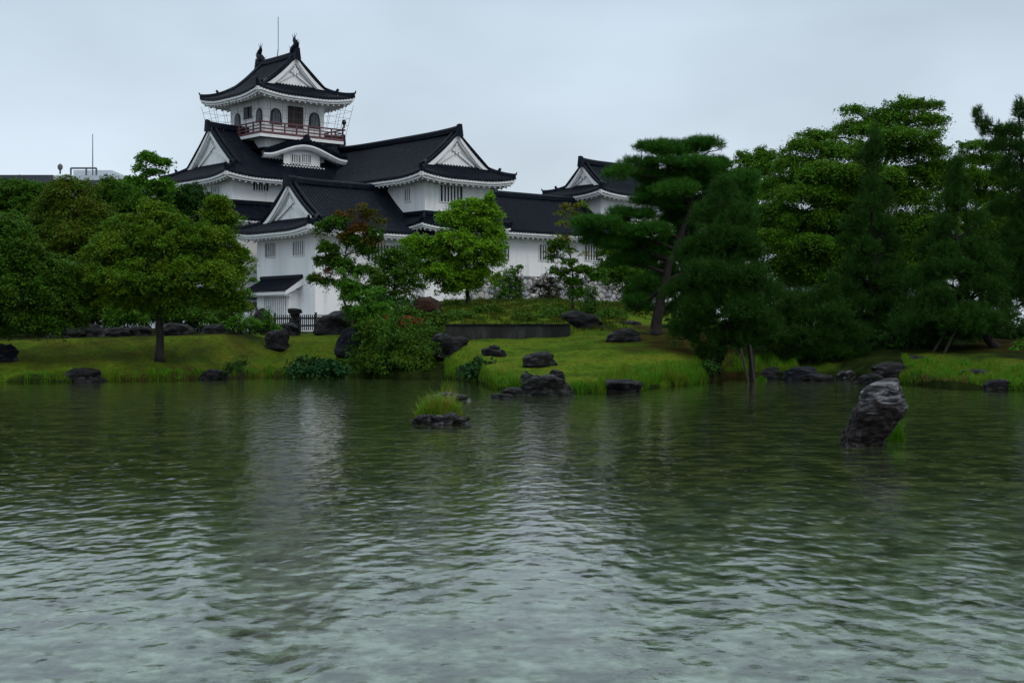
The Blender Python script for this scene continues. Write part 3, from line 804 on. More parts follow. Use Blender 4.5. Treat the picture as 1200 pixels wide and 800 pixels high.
# bell-curved dormer over the front slope
def bell(x): return 16.25 + 1.02 * (.5 + .5 * np.cos(np.pi * np.clip(x, -1, 1))) ** .9 + .10 * np.clip(np.abs(x) - .8, 0, 1) * 3
n_ = 33; xx = np.linspace(-1, 1, n_); uq = 7.25 + 4.1 * xx; zb = bell(xx)
f = MB()
for i in range(n_ - 1):
    for k in range(1): pass
rows = []
for vv_, dz in ((12.44, .16), (12.36, .52), (12.6, .60), (16.6, .64)):
    rows.append(W(uq, np.full(n_, vv_), zb + dz))
f.grid(np.stack(rows))
for k in range(26):      # tile rows running back from the front edge
    x = -1 + 2 * (k + .5) / 26; u_ = 7.25 + 4.1 * x
    f.tube([W(u_, 12.36, bell(x) + .57), W(u_, 16.4, bell(x) + .64)], .085, 5)
dr = f.build('curved_dormer_roof', M['tile'], keep)
m = MB(); sweep(m, W(np.full(6, 7.25), np.linspace(12.5, 16.5, 6), np.full(6, 17.9)), .32, .26)
m.hexa([W(6.8, 12.30, 17.7), W(7.7, 12.30, 17.7), W(7.7, 12.6, 17.7), W(6.8, 12.6, 17.7), W(7.12, 12.28, 18.3), W(7.38, 12.28, 18.3), W(7.38, 12.55, 18.25), W(7.12, 12.55, 18.25)])
m.build('ridge', M['tile'], dr)
m = MB()
for (v0_, v1_, ta, tb) in ((12.36, 12.52, .155, .0), (12.48, 12.66, .0, -.13), (12.6, 12.8, -.13, -.22)):
    m.grid(np.stack([W(uq, np.full(n_, v1_), zb + ta), W(uq, np.full(n_, v0_), zb + ta), W(uq, np.full(n_, v0_), zb + tb), W(uq, np.full(n_, v1_ + .3), zb + tb)]))
m.build('bargeboard', M['trim'], dr)
m = MB(); sel = np.abs(xx) < .50
m.grid(np.stack([W(uq[sel], np.full(sel.sum(), 13.1), np.full(sel.sum(), 14.9)), W(uq[sel], np.full(sel.sum(), 13.1), zb[sel] + .1)]))
m.build('dormer_wall', M['plaster'], dr)
m = MB(); box_uv(m, 5.15, 9.35, 12.85, 13.1, 15.45, 15.66); m.build('sill', M['trim'], dr)
for a, b in ((341.5, 351.6), (353.6, 363.7)): window_px(keep, 'F', 13.1, a, b, 181.5, 190.5, 4, bw=.08)

# --- the low front wing
wing = root('castle_wing', W(5, 4, 2.0), 'low white wing with a triangular gable facing left and a lattice door porch below it', 'castle wing', 'white castle buildings')
walls(wing, 0, 13, 0, 8.2, 1.0, 9.85)
w1 = Roof('u', -1.5, 13.2, 4.1, 5.6, 9.35, 3.75, .5, 2.1, ends=(True, False), over=1.5); w1.make(wing)
window_px(wing, 'L', 0, 311.6, 323, 285, 301, 4)
window_px(wing, 'L', 0, 344, 356.5, 282.6, 299, 4, pane='lattice')
window_px(wing, 'F', 0, 430, 474, 287.5, 307, 11, bw=.12)
pv0, pv1 = 2.3, 6.9
m = MB(); box_uv(m, -.78, -.005, pv0, pv1, 1.0, 4.95); m.build('porch', M['plaster'], wing)
m = MB(); box_uv(m, -.84, -.785, 2.75, 5.75, 2.9, 4.8); dd_ = m.build('lattice_door', M['lattice'], wing)
m = MB()
for k in range(12): x = 2.8 + 2.9 * k / 11; box_uv(m, -.90, -.842, x - .06, x + .06, 2.85, 4.82)
m.build('lattice', M['trim'], dd_)
f = MB()
def fnp(x, t, dz): return W(np.full_like(x, -1.55) + t * 1.55, x, 4.95 + .95 * t * (.85 + .15 * t) + dz)
tile_field(f, np.arange(1.75, 7.4, .3), 1.6, 7.4, fnp, 5); pr = f.build('porch_roof', M['tile'], wing)
m = MB(); sweep(m, W(np.full(5, -.12), np.linspace(1.6, 7.4, 5), np.full(5, 5.85)), .26, .22); m.build('ridge', M['tile'], pr)
m = MB()
for x in (1.62, 7.3): 
    m.hexa([W(-1.5, x, 4.52), W(-.006, x, 5.25), W(-.006, x + .14, 5.25), W(-1.5, x + .14, 4.52), W(-1.5, x, 4.79), W(-.006, x, 5.75), W(-.006, x + .14, 5.75), W(-1.5, x + .14, 4.79)])
box_uv(m, -1.48, -1.3, 1.8, 7.28, 4.55, 4.78)
for x in np.arange(2.0, 7.2, .45): box_uv(m, -1.35, -.79, x - .06, x + .06, 4.45, 4.62)
m.build('eave', M['trim'], pr)

# --- the middle turret with the big forward gable
tur = root('castle_turret', W(12.8, 3, 2.0), 'white turret with a broad gable above its barred window, beside the keep', 'castle turret', 'white castle buildings')
walls(tur, 9.5, 16.1, -.93, 12.5, 10.0, 14.35)
walls(tur, 9.48, 16.12, -.95, 8, 1.0, 9.95, 'lower_wall')
mr = Roof('v', -2.45, 16.2, 12.8, 4.8, 13.8, 3.7, .33, 1.85, ends=(True, False), over=1.5); mr.make(tur)
skirt_roof(tur, 9.5, 16.1, -.93, 6.0, 10.9, 10.0, 1.25, sides='LFR')
window_px(tur, 'F', -.93, 515.5, 541.5, 218, 237, 6, bw=.13)
window_px(tur, 'L', 9.5, 475, 481.5, 221.5, 236, 2, pane='lattice')

# --- the long right wing on its stone base
lw = root('castle_wing', W(24, 3, 2.0), 'long low white wing with small barred windows above the stone wall', 'castle wing', 'white castle buildings')
walls(lw, 16.13, 32, -.6, 8, 6.4, 10.6)
Roof('u', 15.5, 32.6, 3.4, 5.3, 10.0, 3.35, .25, 2, ends=(False, False), over=1.3).make(lw)
for pa, pb in ((584, 596), (632, 646), (685, 700)): window_px(lw, 'F', -.6, pa, pb, 287, 303.5 if pa < 600 else 305, 4, bw=.12)

# --- the far right turret
rt = root('castle_turret', W(35, 3.5, 2.0), 'small far white turret with a gable facing left, half hidden behind the big pine', 'castle turret', 'white castle buildings')
walls(rt, 30.6, 40.4, 1.05, 6.05, 11, 14.5)
walls(rt, 32.62, 40.42, 1.03, 6.07, 1.0, 10.95, 'lower_wall')
Roof('u', 29.3, 41.7, 3.55, 3.8, 14.0, 2.85, .5, 1.75, over=1.3).make(rt)
window_px(rt, 'F', 1.05, 719.5, 726, 243, 248.5, 2, pane='lattice')

# --- rough stone wall under the long wing
sw_v = []
rng = np.random.default_rng(5)
U0, U1, Z0, Z1 = 14.0, 32.3, 2.0, 6.42
ng = 420
seeds = np.stack([rng.uniform(U0 - 1, U1 + 1, ng), rng.uniform(Z0 - .5, Z1 + .3, ng)], 1)
for _ in range(3):                         # relax the stones to a fairly even size
    pts = np.stack([rng.uniform(U0 - 1, U1 + 1, 9000), rng.uniform(Z0 - .5, Z1 + .3, 9000)], 1)
    own = ((pts[:, None] - seeds[None]) ** 2).sum(-1).argmin(1)
    for k in range(ng):
        s_ = pts[own == k]
        if len(s_): seeds[k] = .5 * seeds[k] + .5 * s_.mean(0)
uu_, zz_ = np.meshgrid(np.arange(U0, U1 + .01, .06), np.arange(Z0, Z1 + .01, .06))
P2 = np.stack([uu_.ravel(), zz_.ravel()], 1)
own = np.zeros(len(P2), int); dep = np.zeros(len(P2))
for a in range(0, len(P2), 4000):
    D = np.sqrt((((P2[a:a + 4000, None] - seeds[None]) * [1, 1.25]) ** 2).sum(-1))
    o2 = np.argpartition(D, 1, axis=1)[:, :2]; dd = np.take_along_axis(D, o2, 1)
    sw = dd[:, 0] > dd[:, 1]; o2[sw] = o2[sw][:, ::-1]; dd[sw] = dd[sw][:, ::-1]
    own[a:a + 4000] = o2[:, 0]; dep[a:a + 4000] = dd[:, 1] - dd[:, 0]
prot = np.clip(dep / .18, 0, 1) ** .5 * .16 + rng.uniform(0, .1, ng)[own] * np.clip(dep / .1, 0, 1)
batter = (Z1 - P2[:, 1]) * .22
Vw = W(P2[:, 0], -.62 - batter - prot, P2[:, 1])
nr_, nc_ = uu_.shape
q = (np.arange(nr_ - 1)[:, None] * nc_ + np.arange(nc_ - 1)[None]).ravel()
ms, n, l, p = new_mat('rough_stone')
att = n.new("ShaderNodeAttribute"); att.attribute_name = "stone"
x, r = ramp_noise(n, l, [(0.3, (0.55, 0.55, 0.55)), (0.7, (1.1, 1.1, 1.1))], 4, 6)
mA = n.new("ShaderNodeMix"); mA.data_type = 'RGBA'; mA.blend_type = 'MULTIPLY'; mA.inputs["Factor"].default_value = 1
l.new(att.outputs["Color"], mA.inputs["A"]); l.new(r.outputs[0], mA.inputs["B"]); l.new(mA.outputs["Result"], p.inputs["Base Color"]); p.inputs["Roughness"].default_value = .7
nfront = len(Vw)
Vb = W(P2[:, 0], np.full(len(P2), .2), P2[:, 1]).reshape(nr_, nc_, 3)
sw = build('stone_wall', Vw, np.stack([q, q + 1, q + nc_ + 1, q + nc_], 1), ms)
gcol = np.array([[.30, .30, .31], [.38, .37, .36], [.23, .235, .25], [.45, .44, .42], [.15, .155, .17], [.34, .33, .30]])[rng.integers(0, 6, ng)]
cc = np.concatenate([gcol[own], np.ones((len(own), 1))], 1); cc[dep < .05, :3] = .03
ca = sw.data.color_attributes.new("stone", 'FLOAT_COLOR', 'POINT'); ca.data.foreach_set("color", cc.astype(np.float32).ravel())
tag(sw, 'rough grey stone wall at the foot of the long white wing', 'stone wall')
cap = MB(); box_uv(cap, 14.0, 32.31, -.66, .4, 6.36, 6.40)
side = MB(); side.hexa([W(31.9, -1.62, 2), W(32.34, -1.62, 2), W(32.34, 6, 2), W(31.9, 6, 2), W(31.9, -.66, 6.355), W(32.34, -.66, 6.355), W(32.34, 6, 6.355), W(31.9, 6, 6.355)])
cap.build('coping', M['concrete'], sw); side.build('side_face', M['concrete'], sw)

# --- low plaster wall left of the porch
pw = root('plaster_wall', W(1.5, 12, 2), 'low white plaster wall with tiled coping and one small dark window, left of the porch', 'wall')
m = MB(); box_uv(m, .3, .9, 8.22, 17.5, 1.0, 4.35); m.build('wall', M['plaster'], pw)
f = MB()
for sg in (-1, 1):
    def fnw(x, t, dz, sg=sg): return W(.6 + sg * (.75 - .75 * t), x, 4.42 + .45 * t + dz)
    tile_field(f, np.arange(8.4, 17.5, .3), 8.22, 17.6, fnw, 3)
cp = f.build('coping', M['tile'], pw)
m = MB(); sweep(m, W(np.full(4, .6), np.linspace(8.23, 17.6, 4), np.full(4, 4.85)), .28, .26); m.build('ridge', M['tile'], cp)
window_px(pw, 'L', .3, 293, 305.5, 353.5, 363, 0, pane='dark')

# --- modern building far behind on the left, and its mast
mo = root('office_building', (-70, 205, 2), 'flat roofed modern building far behind the trees on the left', 'building')
def pbox(name, mat, x0, x1, y0, y1, Y, dep, par=mo):
    a = at(x0, y1, Y); b = at(x1, y0, Y)
    m = MB(); m.hexa([(a[0], Y, a[2]), (b[0], Y, a[2]), (b[0], Y + dep, a[2]), (a[0], Y + dep, a[2]), (a[0], Y, b[2]), (b[0], Y, b[2]), (b[0], Y + dep, b[2]), (a[0], Y + dep, b[2])])
    return m.build(name, mat, par)
pbox('wall', M['modern'], -120, 175, 214, 388, 201, 24)
pbox('roof', M['moderndark'], -130, 62, 205, 213.9, 200, 26)
pbox('parapet', M['modern'], 62.2, 140, 205.5, 211, 200.2, 20)
pbox('parapet', M['moderndark'], 62.2, 178, 211.1, 216, 199.6, 20)
pbox('penthouse', M['modern'], 86, 131, 199.5, 205.4, 204, 8)
m = MB()
for x in (83, 101): m.tube([at(x, 206, 202), at(x, 197, 202)], .14, 5)
m.tube([at(83, 197.2, 202), at(113, 197.2, 202)], .14, 5); m.tube([at(113, 197.2, 202), at(113, 206, 202)], .14, 5)
m.build('steel_frame', M['steel'], mo)
m = MB(); p = at(70.5, 204, 202); m.tube([p, p + [0, 0, .5], p + [0, 0, .8], p + [0, 0, 1.2], p + [0, 0, 1.45]], [.12, .12, .36, .36, .12], 10); m.build('vent', M['steel'], mo)
m = MB(); m.tube([at(108.6, 206, 203), at(108.6, 157, 203)], [.09, .05], 5); m.build('antenna', M['steel'], mo)
m = MB()
for k in range(14):
    a = at(-110 + k * 20, 222, 200.9); b = at(-96 + k * 20, 236, 200.9)
    m.hexa([(a[0], 200.86, b[2]), (b[0], 200.86, b[2]), (b[0], 200.99, b[2]), (a[0], 200.99, b[2]), (a[0], 200.86, a[2]), (b[0], 200.86, a[2]), (b[0], 200.99, a[2]), (a[0], 200.99, a[2])])
m.build('window', M['moderndark'], mo)

# --- pale house glimpsed between the trunks on the right
ho = root('town_house', at(960, 388, 150), 'pale town building glimpsed between the dark pine trunks on the right', 'building')
pbox('wall', M['modern'], 905, 985, 334, 392, 150, 12, ho)
pbox('roof', M['moderndark'], 902, 988, 329, 333.9, 149.4, 13, ho)
for k in range(4): pbox('window', M['dark'], 910 + k * 19, 922 + k * 19, 341, 350, 149.97, .06, ho)
ho2 = root('town_house', at(1060, 388, 170), 'low grey town building behind the pines farther right', 'building')
pbox('wall', M['modern'], 1030, 1130, 346, 392, 170, 12, ho2)
pbox('roof', M['moderndark'], 1026, 1134, 341, 345.9, 169.4, 13, ho2)
for k in range(4): pbox('window', M['dark'], 1036 + k * 23, 1050 + k * 23, 352, 360, 169.97, .06, ho2)

# --- picket fence, stone post, dark retaining wall
fe = root('picket_fence', at(356, 388, 92), 'low dark wooden picket fence in front of the white wing', 'fence')
m = MB(); rl = MB()
for k in range(42):
    px = 312 + k * 2.25
    p = at(px, 390, 92 - (px - 312) * .02); g = gz(p[0], p[1])
    for dx in (0,):
        m.hexa([(p[0] - .035, p[1] - .02, g), (p[0] + .035, p[1] - .02, g), (p[0] + .035, p[1] + .02, g), (p[0] - .035, p[1] + .02, g),
                (p[0] - .035, p[1] - .02, g + 1.0), (p[0] + .035, p[1] - .02, g + 1.0), (p[0] + .035, p[1] + .02, g + 1.0), (p[0] - .035, p[1] + .02, g + 1.0)])
a, b = at(311, 390, 92.05), at(405, 390, 90.2)
for z in (.25, .72):
    ga, gb = gz(a[0], a[1]) + z, gz(b[0], b[1]) + z
    rl.hexa([(a[0], a[1] + .021, ga), (b[0], b[1] + .021, gb), (b[0], b[1] + .07, gb), (a[0], a[1] + .07, ga), (a[0], a[1] + .021, ga + .11), (b[0], b[1] + .021, gb + .11), (b[0], b[1] + .07, gb + .11), (a[0], a[1] + .07, ga + .11)])
for px in (322, 346, 370, 392):
    p = at(px, 390, 92 - (px - 312) * .02 + .1); g = gz(p[0], p[1])
    rl.hexa([(p[0] + sx * .07, p[1] + sy * .06 + .06, g + z) for z in (0, 1.15) for sx, sy in ((-1, -1), (1, -1), (1, 1), (-1, 1))])
m.build('picket_row', M['blackwood'], fe); rl.build('rail', M['blackwood'], fe)

sp_ = hit(346, 389); 
sp_ = np.array([(346 - 600) / F * 70, 70, gz((346 - 600) / F * 70, 70)])
st = root('stone_post', sp_, 'short stone post with a rough cap in front of the picket fence', 'stone post')
rng = np.random.default_rng(9)
def rough_block(mb, c, sx, sy, sz, seed, nrm=.03, tw=0.0):
    import bmesh
    bm = bmesh.new(); bmesh.ops.create_cube(bm, size=1)
    bmesh.ops.bevel(bm, geom=bm.edges[:], offset=.09, segments=2, affect='EDGES')
    bmesh.ops.subdivide_edges(bm, edges=bm.edges[:], cuts=1, use_grid_fill=True)
    Vs = []
    for v in bm.verts:
        q = Vector((v.co.x * sx, v.co.y * sy, v.co.z * sz)); o = noise.noise_vector(q * 3 + Vector((seed * 7.3, 0, 0))) * nrm * 2
        Vs.append(np.array(q + o) + c)
    bm.verts.index_update()
    mb.add(Vs, [[v.index for v in f.verts] for f in bm.faces]); bm.free()
m = MB(); rough_block(m, sp_ + [0, 0, .36], .50, .45, .86, 1, .03); m.build('post_shaft', M['rockmoss'], st)
m = MB(); rough_block(m, sp_ + [0, 0, .86], .44, .42, .16, 2, .03); rough_block(m, sp_ + [0, 0, 1.05], .60, .52, .22, 3, .05); m.build('post_cap', M['rock'], st)

rw = root('retaining_wall', (at(595, 395, 60)[0], 60, 1.4), 'long low dark concrete retaining wall at the back of the lawn', 'retaining wall')
m = MB(); cpw = MB()
xa, xb = at(522, 0, 60)[0], at(668, 0, 60)[0]
ks = np.linspace(xa, xb, 8)
for i in range(7):
    a, b = ks[i] + .004, ks[i + 1] - .004
    m.hexa([(a, 59.82, .6), (b, 59.82, .6), (b, 60.22, .6), (a, 60.22, .6), (a, 59.86, 2.02), (b, 59.86, 2.02), (b, 60.22, 2.02), (a, 60.22, 2.02)])
    cpw.hexa([(a, 59.80, 2.022), (b, 59.80, 2.022), (b, 60.26, 2.022), (a, 60.26, 2.022), (a, 59.81, 2.085), (b, 59.81, 2.085), (b, 60.25, 2.085), (a, 60.25, 2.085)])
m.build('wall_face', M['concrete'], rw); cpw.build('coping', M['rock'], rw)

# ------------------------------------------------------------------ vegetation helpers
def unit(a): return a / (np.linalg.norm(a, axis=-1, keepdims=True) + 1e-9)
def frame_from(N, rng):
    r = rng.normal(size=N.shape); T = unit(np.cross(N, r)); return T, np.cross(N, T)

def leaf_quads(P, N, size, aspect, rng):
    """one folded diamond leaf per point"""
    T, B = frame_from(N, rng)
    s = (size * rng.uniform(.5, 1.5, len(P)))[:, None]
    a = P - T * s * .5; c = P + T * s * .5 - N * s * .12
    b = P + B * s * .5 * aspect + N * s * .06; d = P - B * s * .5 * aspect + N * s * .06
    V = np.stack([a, b, c, d], 1).reshape(-1, 3)
    return V, np.arange(len(P) * 4).reshape(-1, 4)

def blob_sprays(c, r, n, rng, up=.35, inner=.35):
    """points through the outer part of an ellipsoid with the outward direction there"""
    d = unit(rng.normal(size=(int(n * 1.7) + 4, 3)))
    keep = rng.uniform(size=len(d)) < np.clip(.75 + d[:, 2] * up * 1.6, .12, 1)
    d = d[keep][:n]
    k = inner + (1 - inner) * rng.uniform(size=len(d)) ** .45
    lump = 1 + .16 * np.sin(d[:, 0] * 5 + c[0] * 3) * np.sin(d[:, 2] * 6 + c[2] * 2) + .10 * np.sin(d[:, 1] * 9 + c[0])
    return c + d * k[:, None] * lump[:, None] * r, d

def clumps(blobs, rng, lim=.42, n=11, k=.40, vz=.52):
    """breaks each big mass of a crown into smaller bunches over its surface"""
    out = []
    for c, r in blobs:
        if min(r[0], r[2]) < lim * .6 or r[0] < lim: out.append((c, r)); continue
        m_ = int(n * rng.uniform(.85, 1.2))
        d = unit(rng.normal(size=(m_, 3))); d[:, 2] = np.where(d[:, 2] < -.3, -d[:, 2], d[:, 2])
        for q in d:
            s_ = rng.uniform(.75, 1.25)
            rr = np.array([r[0] * k * s_, r[1] * k * s_, max(r[2] * vz * s_, .14)])
            out.append((c + q * r * rng.uniform(.55, .82), rr))
    return out

def leafy(blobs, dens, spray_r, per, leaf, aspect, rng, flat=.28, droop=.35, tilt=.5, inner=.4):
    Ps, Ns = [], []
    for c, r in blobs:
        area = 4 * np.pi * (((r[0] * r[1]) ** 1.6 + (r[0] * r[2]) ** 1.6 + (r[1] * r[2]) ** 1.6) / 3) ** (1 / 1.6)
        n = max(4, int(dens * area))
        S, D = blob_sprays(c, r, n, rng, inner=inner)
        n = len(S)
        SN = unit(np.array([0, 0, 1.0]) + D * tilt + rng.normal(size=(n, 3)) * .22)
        T, B = frame_from(SN, rng)
        sr = spray_r * rng.uniform(.4, 1.0, n) * rng.choice([1.0, 1.2, 1.75], n)
        k = rng.poisson(per, n) + 3
        idx = np.repeat(np.arange(n), k)
        ang = rng.uniform(0, 2 * np.pi, len(idx)); rad = np.sqrt(rng.uniform(size=len(idx))) * sr[idx]
        lob = 1 + .35 * np.sin(ang * 3 + idx)
        rad = rad * lob
        off = rng.normal(size=len(idx)) * flat * sr[idx] * .5 - droop * rad ** 2 / (sr[idx] + 1e-6)
        P = S[idx] + T[idx] * (np.cos(ang) * rad)[:, None] + B[idx] * (np.sin(ang) * rad)[:, None] + SN[idx] * off[:, None]
        N = unit(SN[idx] + rng.normal(size=P.shape) * .55)
        Ps.append(P); Ns.append(N)
    P = np.concatenate(Ps); N = np.concatenate(Ns)
    P = P + rng.normal(size=P.shape) * .02
    return leaf_quads(P, N, leaf, aspect, rng)

def needles(blobs, dens, length, width, k, rng, upb=.7, inner=.3, spread=.8):
    Ps, Ds = [], []
    for c, r in blobs:
        area = 4 * np.pi * (((r[0] * r[1]) ** 1.6 + (r[0] * r[2]) ** 1.6 + (r[1] * r[2]) ** 1.6) / 3) ** (1 / 1.6)
        n = max(6, int(dens * area))
        S, D = blob_sprays(c, r, n, rng, up=.45, inner=inner)
        Ps.append(S); Ds.append(unit(D + np.array([0, 0, upb]) + rng.normal(size=S.shape) * .35))
    P = np.concatenate(Ps); D = np.concatenate(Ds)
    idx = np.repeat(np.arange(len(P)), k)
    A = unit(D[idx] + rng.normal(size=(len(idx), 3)) * spread)
    base = P[idx] + D[idx] * rng.uniform(-.12, .12, len(idx))[:, None]
    Ln = length * rng.uniform(.6, 1.25, len(idx))[:, None]
    T, B = frame_from(A, rng)
    V = np.stack([base - T * width, base + T * width, base + A * Ln], 1).reshape(-1, 3)
    return V, np.arange(len(V)).reshape(-1, 3)

def limb(mb, a, b, ra, rb, rng, sag=.15, n=6, wig=.06):
    a, b = np.asarray(a, float), np.asarray(b, float)
    t = np.linspace(0, 1, n)[:, None]; L = np.linalg.norm(b - a)
    pts = a + (b - a) * t + np.array([0, 0, 1.0]) * np.sin(t * np.pi) * sag * L
    w = rng.normal(size=(n, 3)) * wig * L * .5; w[0] = w[-1] = 0
    mb.tube(pts + w, np.linspace(ra, rb, n), 6)
    return pts + w

def px_blobs(bl, Y, depth=.9):
    out = []
    for b in bl:
        px, py, rx, ry = b[:4]; dy = b[4] if len(b) > 4 else 0
        y = Y + dy; s = y / F
        out.append((at(px, py, y), np.array([rx * s, max(rx, ry * .8) * s * depth, ry * s])))
    return out

def skeleton(trunk, rad, blobs, rng, twigs=5, sag=.12, bend=.06):
    """a tapered trunk, a limb to every clump of the crown and twigs inside it"""
    m = MB(); trunk = np.asarray(trunk, float)
    t = np.linspace(0, len(trunk) - 1, 4 * (len(trunk) - 1) + 1)
    tp = np.stack([np.interp(t, np.arange(len(trunk)), trunk[:, k]) for k in range(3)], 1)
    tp[1:-1] += rng.normal(size=tp[1:-1].shape) * rad * .07
    rr = rad * (1 - .72 * np.linspace(0, 1, len(tp))); rr[0] *= 1.35; rr[1] *= 1.08
    m.tube(tp, rr, 8)
    for c, r in blobs:
        lowest = len(tp) // 3
        cand = tp[lowest:]; dz = cand[:, 2] - (c[2] - r[2] * .6)
        cost = np.linalg.norm(cand - c, axis=1) + np.clip(dz, 0, None) * 1.5
        i = int(cost.argmin()) + lowest
        e = c + np.array([0, 0, -r[2] * .25])
        L = np.linalg.norm(e - tp[i]);
        if L < .15: continue
        pts = limb(m, tp[i], e, max(.028, rr[i] * .62), .022, rng, sag=sag, wig=bend)
        for k in range(twigs):
            d = unit(rng.normal(size=3)); d[2] = abs(d[2]) * .6
            limb(m, pts[rng.integers(3, 6)], c + d * r * rng.uniform(.6, .95), .02, .008, rng, sag=.08, n=4)
    return m

def ground_at(px, Y):
    X = (px - 600) / F * Y; return np.array([X, Y, gz(X, Y) - .05])

def broadleaf(name, label, cat, base, Y, trunk_px, rad, bl, mat, seed, dens=5.0, spray=.42, per=34, leaf=.11, aspect=.7, flat=.28, group=None, bark='bark', twigs=5, droop=.35, tilt=.5, inner=.4, extra=None, depth=.9):
    rng = np.random.default_rng(seed)
    b = ground_at(base, Y)
    o = root(name, b, label, cat, group)
    blobs = px_blobs(bl, Y, depth); dens *= 1.35; per = int(per * 2.1); leaf *= .68; flat *= .62; inner += .08
    tr = [b] + [at(x, y, Y + (dy[0] if dy else 0)) for x, y, *dy in trunk_px]
    skeleton(tr, rad, blobs, rng, twigs).build('trunk', M[bark], o, smooth=True)
    V, Fa = leafy(clumps(blobs, rng), dens * .60, spray * .85, per, leaf, aspect, rng, flat, droop, tilt, inner)
    V2, F2 = leafy(blobs, dens * .46, spray, per, leaf, aspect, rng, flat * 1.4, droop, tilt * 1.3, inner)
    sg = []                                # loose sprigs that break the outline
    for c, r in blobs:
        if r[0] < .25: continue
        for q in range(int(4 + 5 * r[0])):
            d = unit(rng.normal(size=3)); d[2] = abs(d[2]) if rng.uniform() < .8 else d[2]
            for t in (.95, 1.1, 1.25)[:rng.integers(1, 4)]:
                s_ = rng.uniform(.09, .20)
                sg.append((c + d * r * t + np.array([0, 0, .08 * (t - .9)]), np.array([s_ * 1.4, s_ * 1.4, s_])))
    V3, F3 = leafy(sg, dens * 1.1, spray * .42, max(6, per * .22), leaf, aspect, rng, .6, droop, tilt, inner)
    V, Fa = np.concatenate([V, V2, V3]), np.concatenate([Fa, F2 + len(V), F3 + len(V) + len(V2)])
    build('crown', V, Fa, M[mat], o)
    if extra:
        V, Fa = leafy(px_blobs(extra[0], Y, depth), dens * extra[2], spray, per, leaf, aspect, rng, flat, droop, tilt, inner)
        build('crown_tips', V, Fa, M[extra[1]], o)
    return o

def pine(name, label, base, Y, trunk_px, rad, bl, mat, seed, dens=60, length=.17, width=.008, k=15, upb=.7, spread=.75, group=None, twigs=5, depth=.9, inner=.35, poles=()):
    rng = np.random.default_rng(seed)
    b = ground_at(base, Y)
    o = root(name, b, label, 'pine tree', group)
    blobs = px_blobs(bl, Y, depth)
    tr = [b] + [at(x, y, Y + (dy[0] if dy else 0)) for x, y, *dy in trunk_px]
    skeleton(tr, rad, blobs, rng, twigs, sag=.05).build('trunk', M['pinebark'], o, smooth=True)
    if mat == 'pine': V, Fa = needles(clumps(blobs, rng, .5, 7, .52, .5), dens, length, width, k, rng, upb, inner, spread)
    else:
        V, Fa = needles(clumps(blobs, rng, .5, 8, .42, .5), dens * .62, length, width, k, rng, upb, inner, spread)
        sh = []                            # upright shoots standing out of the mass
        for c, r in blobs:
            for q in range(int(7 + 8 * r[0])):
                d = unit(rng.normal(size=3)); d[2] = abs(d[2])
                sh.append((c + d * r * rng.uniform(.8, 1.12), np.array([.07, .07, rng.uniform(.16, .40)])))
        V2, F2 = needles(blobs, dens * .28, length, width, k, rng, upb, inner, spread)
        V3, F3 = needles(sh, dens * .75, length * .75, width, k, rng, 1.6, .1, .45)
        Fa = np.concatenate([Fa, F2 + len(V), F3 + len(V) + len(V2)]); V = np.concatenate([V, V2, V3])
    build('crown', V, Fa, M[mat], o)
    return o

def cone_pine_blobs(cx, top, bottom, wid, rows, seed, dyr=1.0, sw=0):
    """whorls of drooping clumps that widen downwards"""
    rng = np.random.default_rng(seed); out = [(cx, top + 8, 5, 16, 0)]
    for i in range(rows):
        t = (i + 1) / rows; y = top + (bottom - top) * t; w = wid * t ** .8
        m_ = 2 + int(4 * t)
        for j in range(m_):
            a = 2 * np.pi * (j + .5 * (i % 2)) / m_ + rng.uniform(-.3, .3)
            out.append((cx + sw * t + w * .62 * math.cos(a) + rng.uniform(-4, 4), y + rng.uniform(-9, 9), max(8, w * .46) * rng.uniform(.8, 1.15), max(8, (bottom - top) / rows * .62), dyr * t * math.sin(a)))
    return out

def bush(name, label, cat, bl, Y, mat, seed, dens=7, spray=.24, per=26, leaf=.09, aspect=.65, group=None, stems=6, base=None, tilt=.7, flat=.4, depth=.9, droop=.3):
    rng = np.random.default_rng(seed)
    cx = base if base is not None else bl[0][0]
    b = ground_at(cx, Y); o = root(name, b, label, cat, group)
    blobs = px_blobs(bl, Y, depth)
    m = MB()
    for c, r in blobs:
        for k in range(stems):
            d = unit(rng.normal(size=3)); d[2] = abs(d[2])
            g = np.array([c[0] + rng.normal() * r[0] * .3, c[1] + rng.normal() * r[1] * .3, 0]); g[2] = gz(g[0], g[1]) - .03
            limb(m, g, c + d * r * .75, .022, .008, rng, sag=.05, n=4)
    m.build('stem_cluster', M['bark'], o); dens *= 1.6; leaf *= .88
    V, Fa = leafy(blobs, dens, spray, per, leaf, aspect, rng, flat, droop, tilt, .35)
    build('foliage', V, Fa, M[mat], o)
    return o

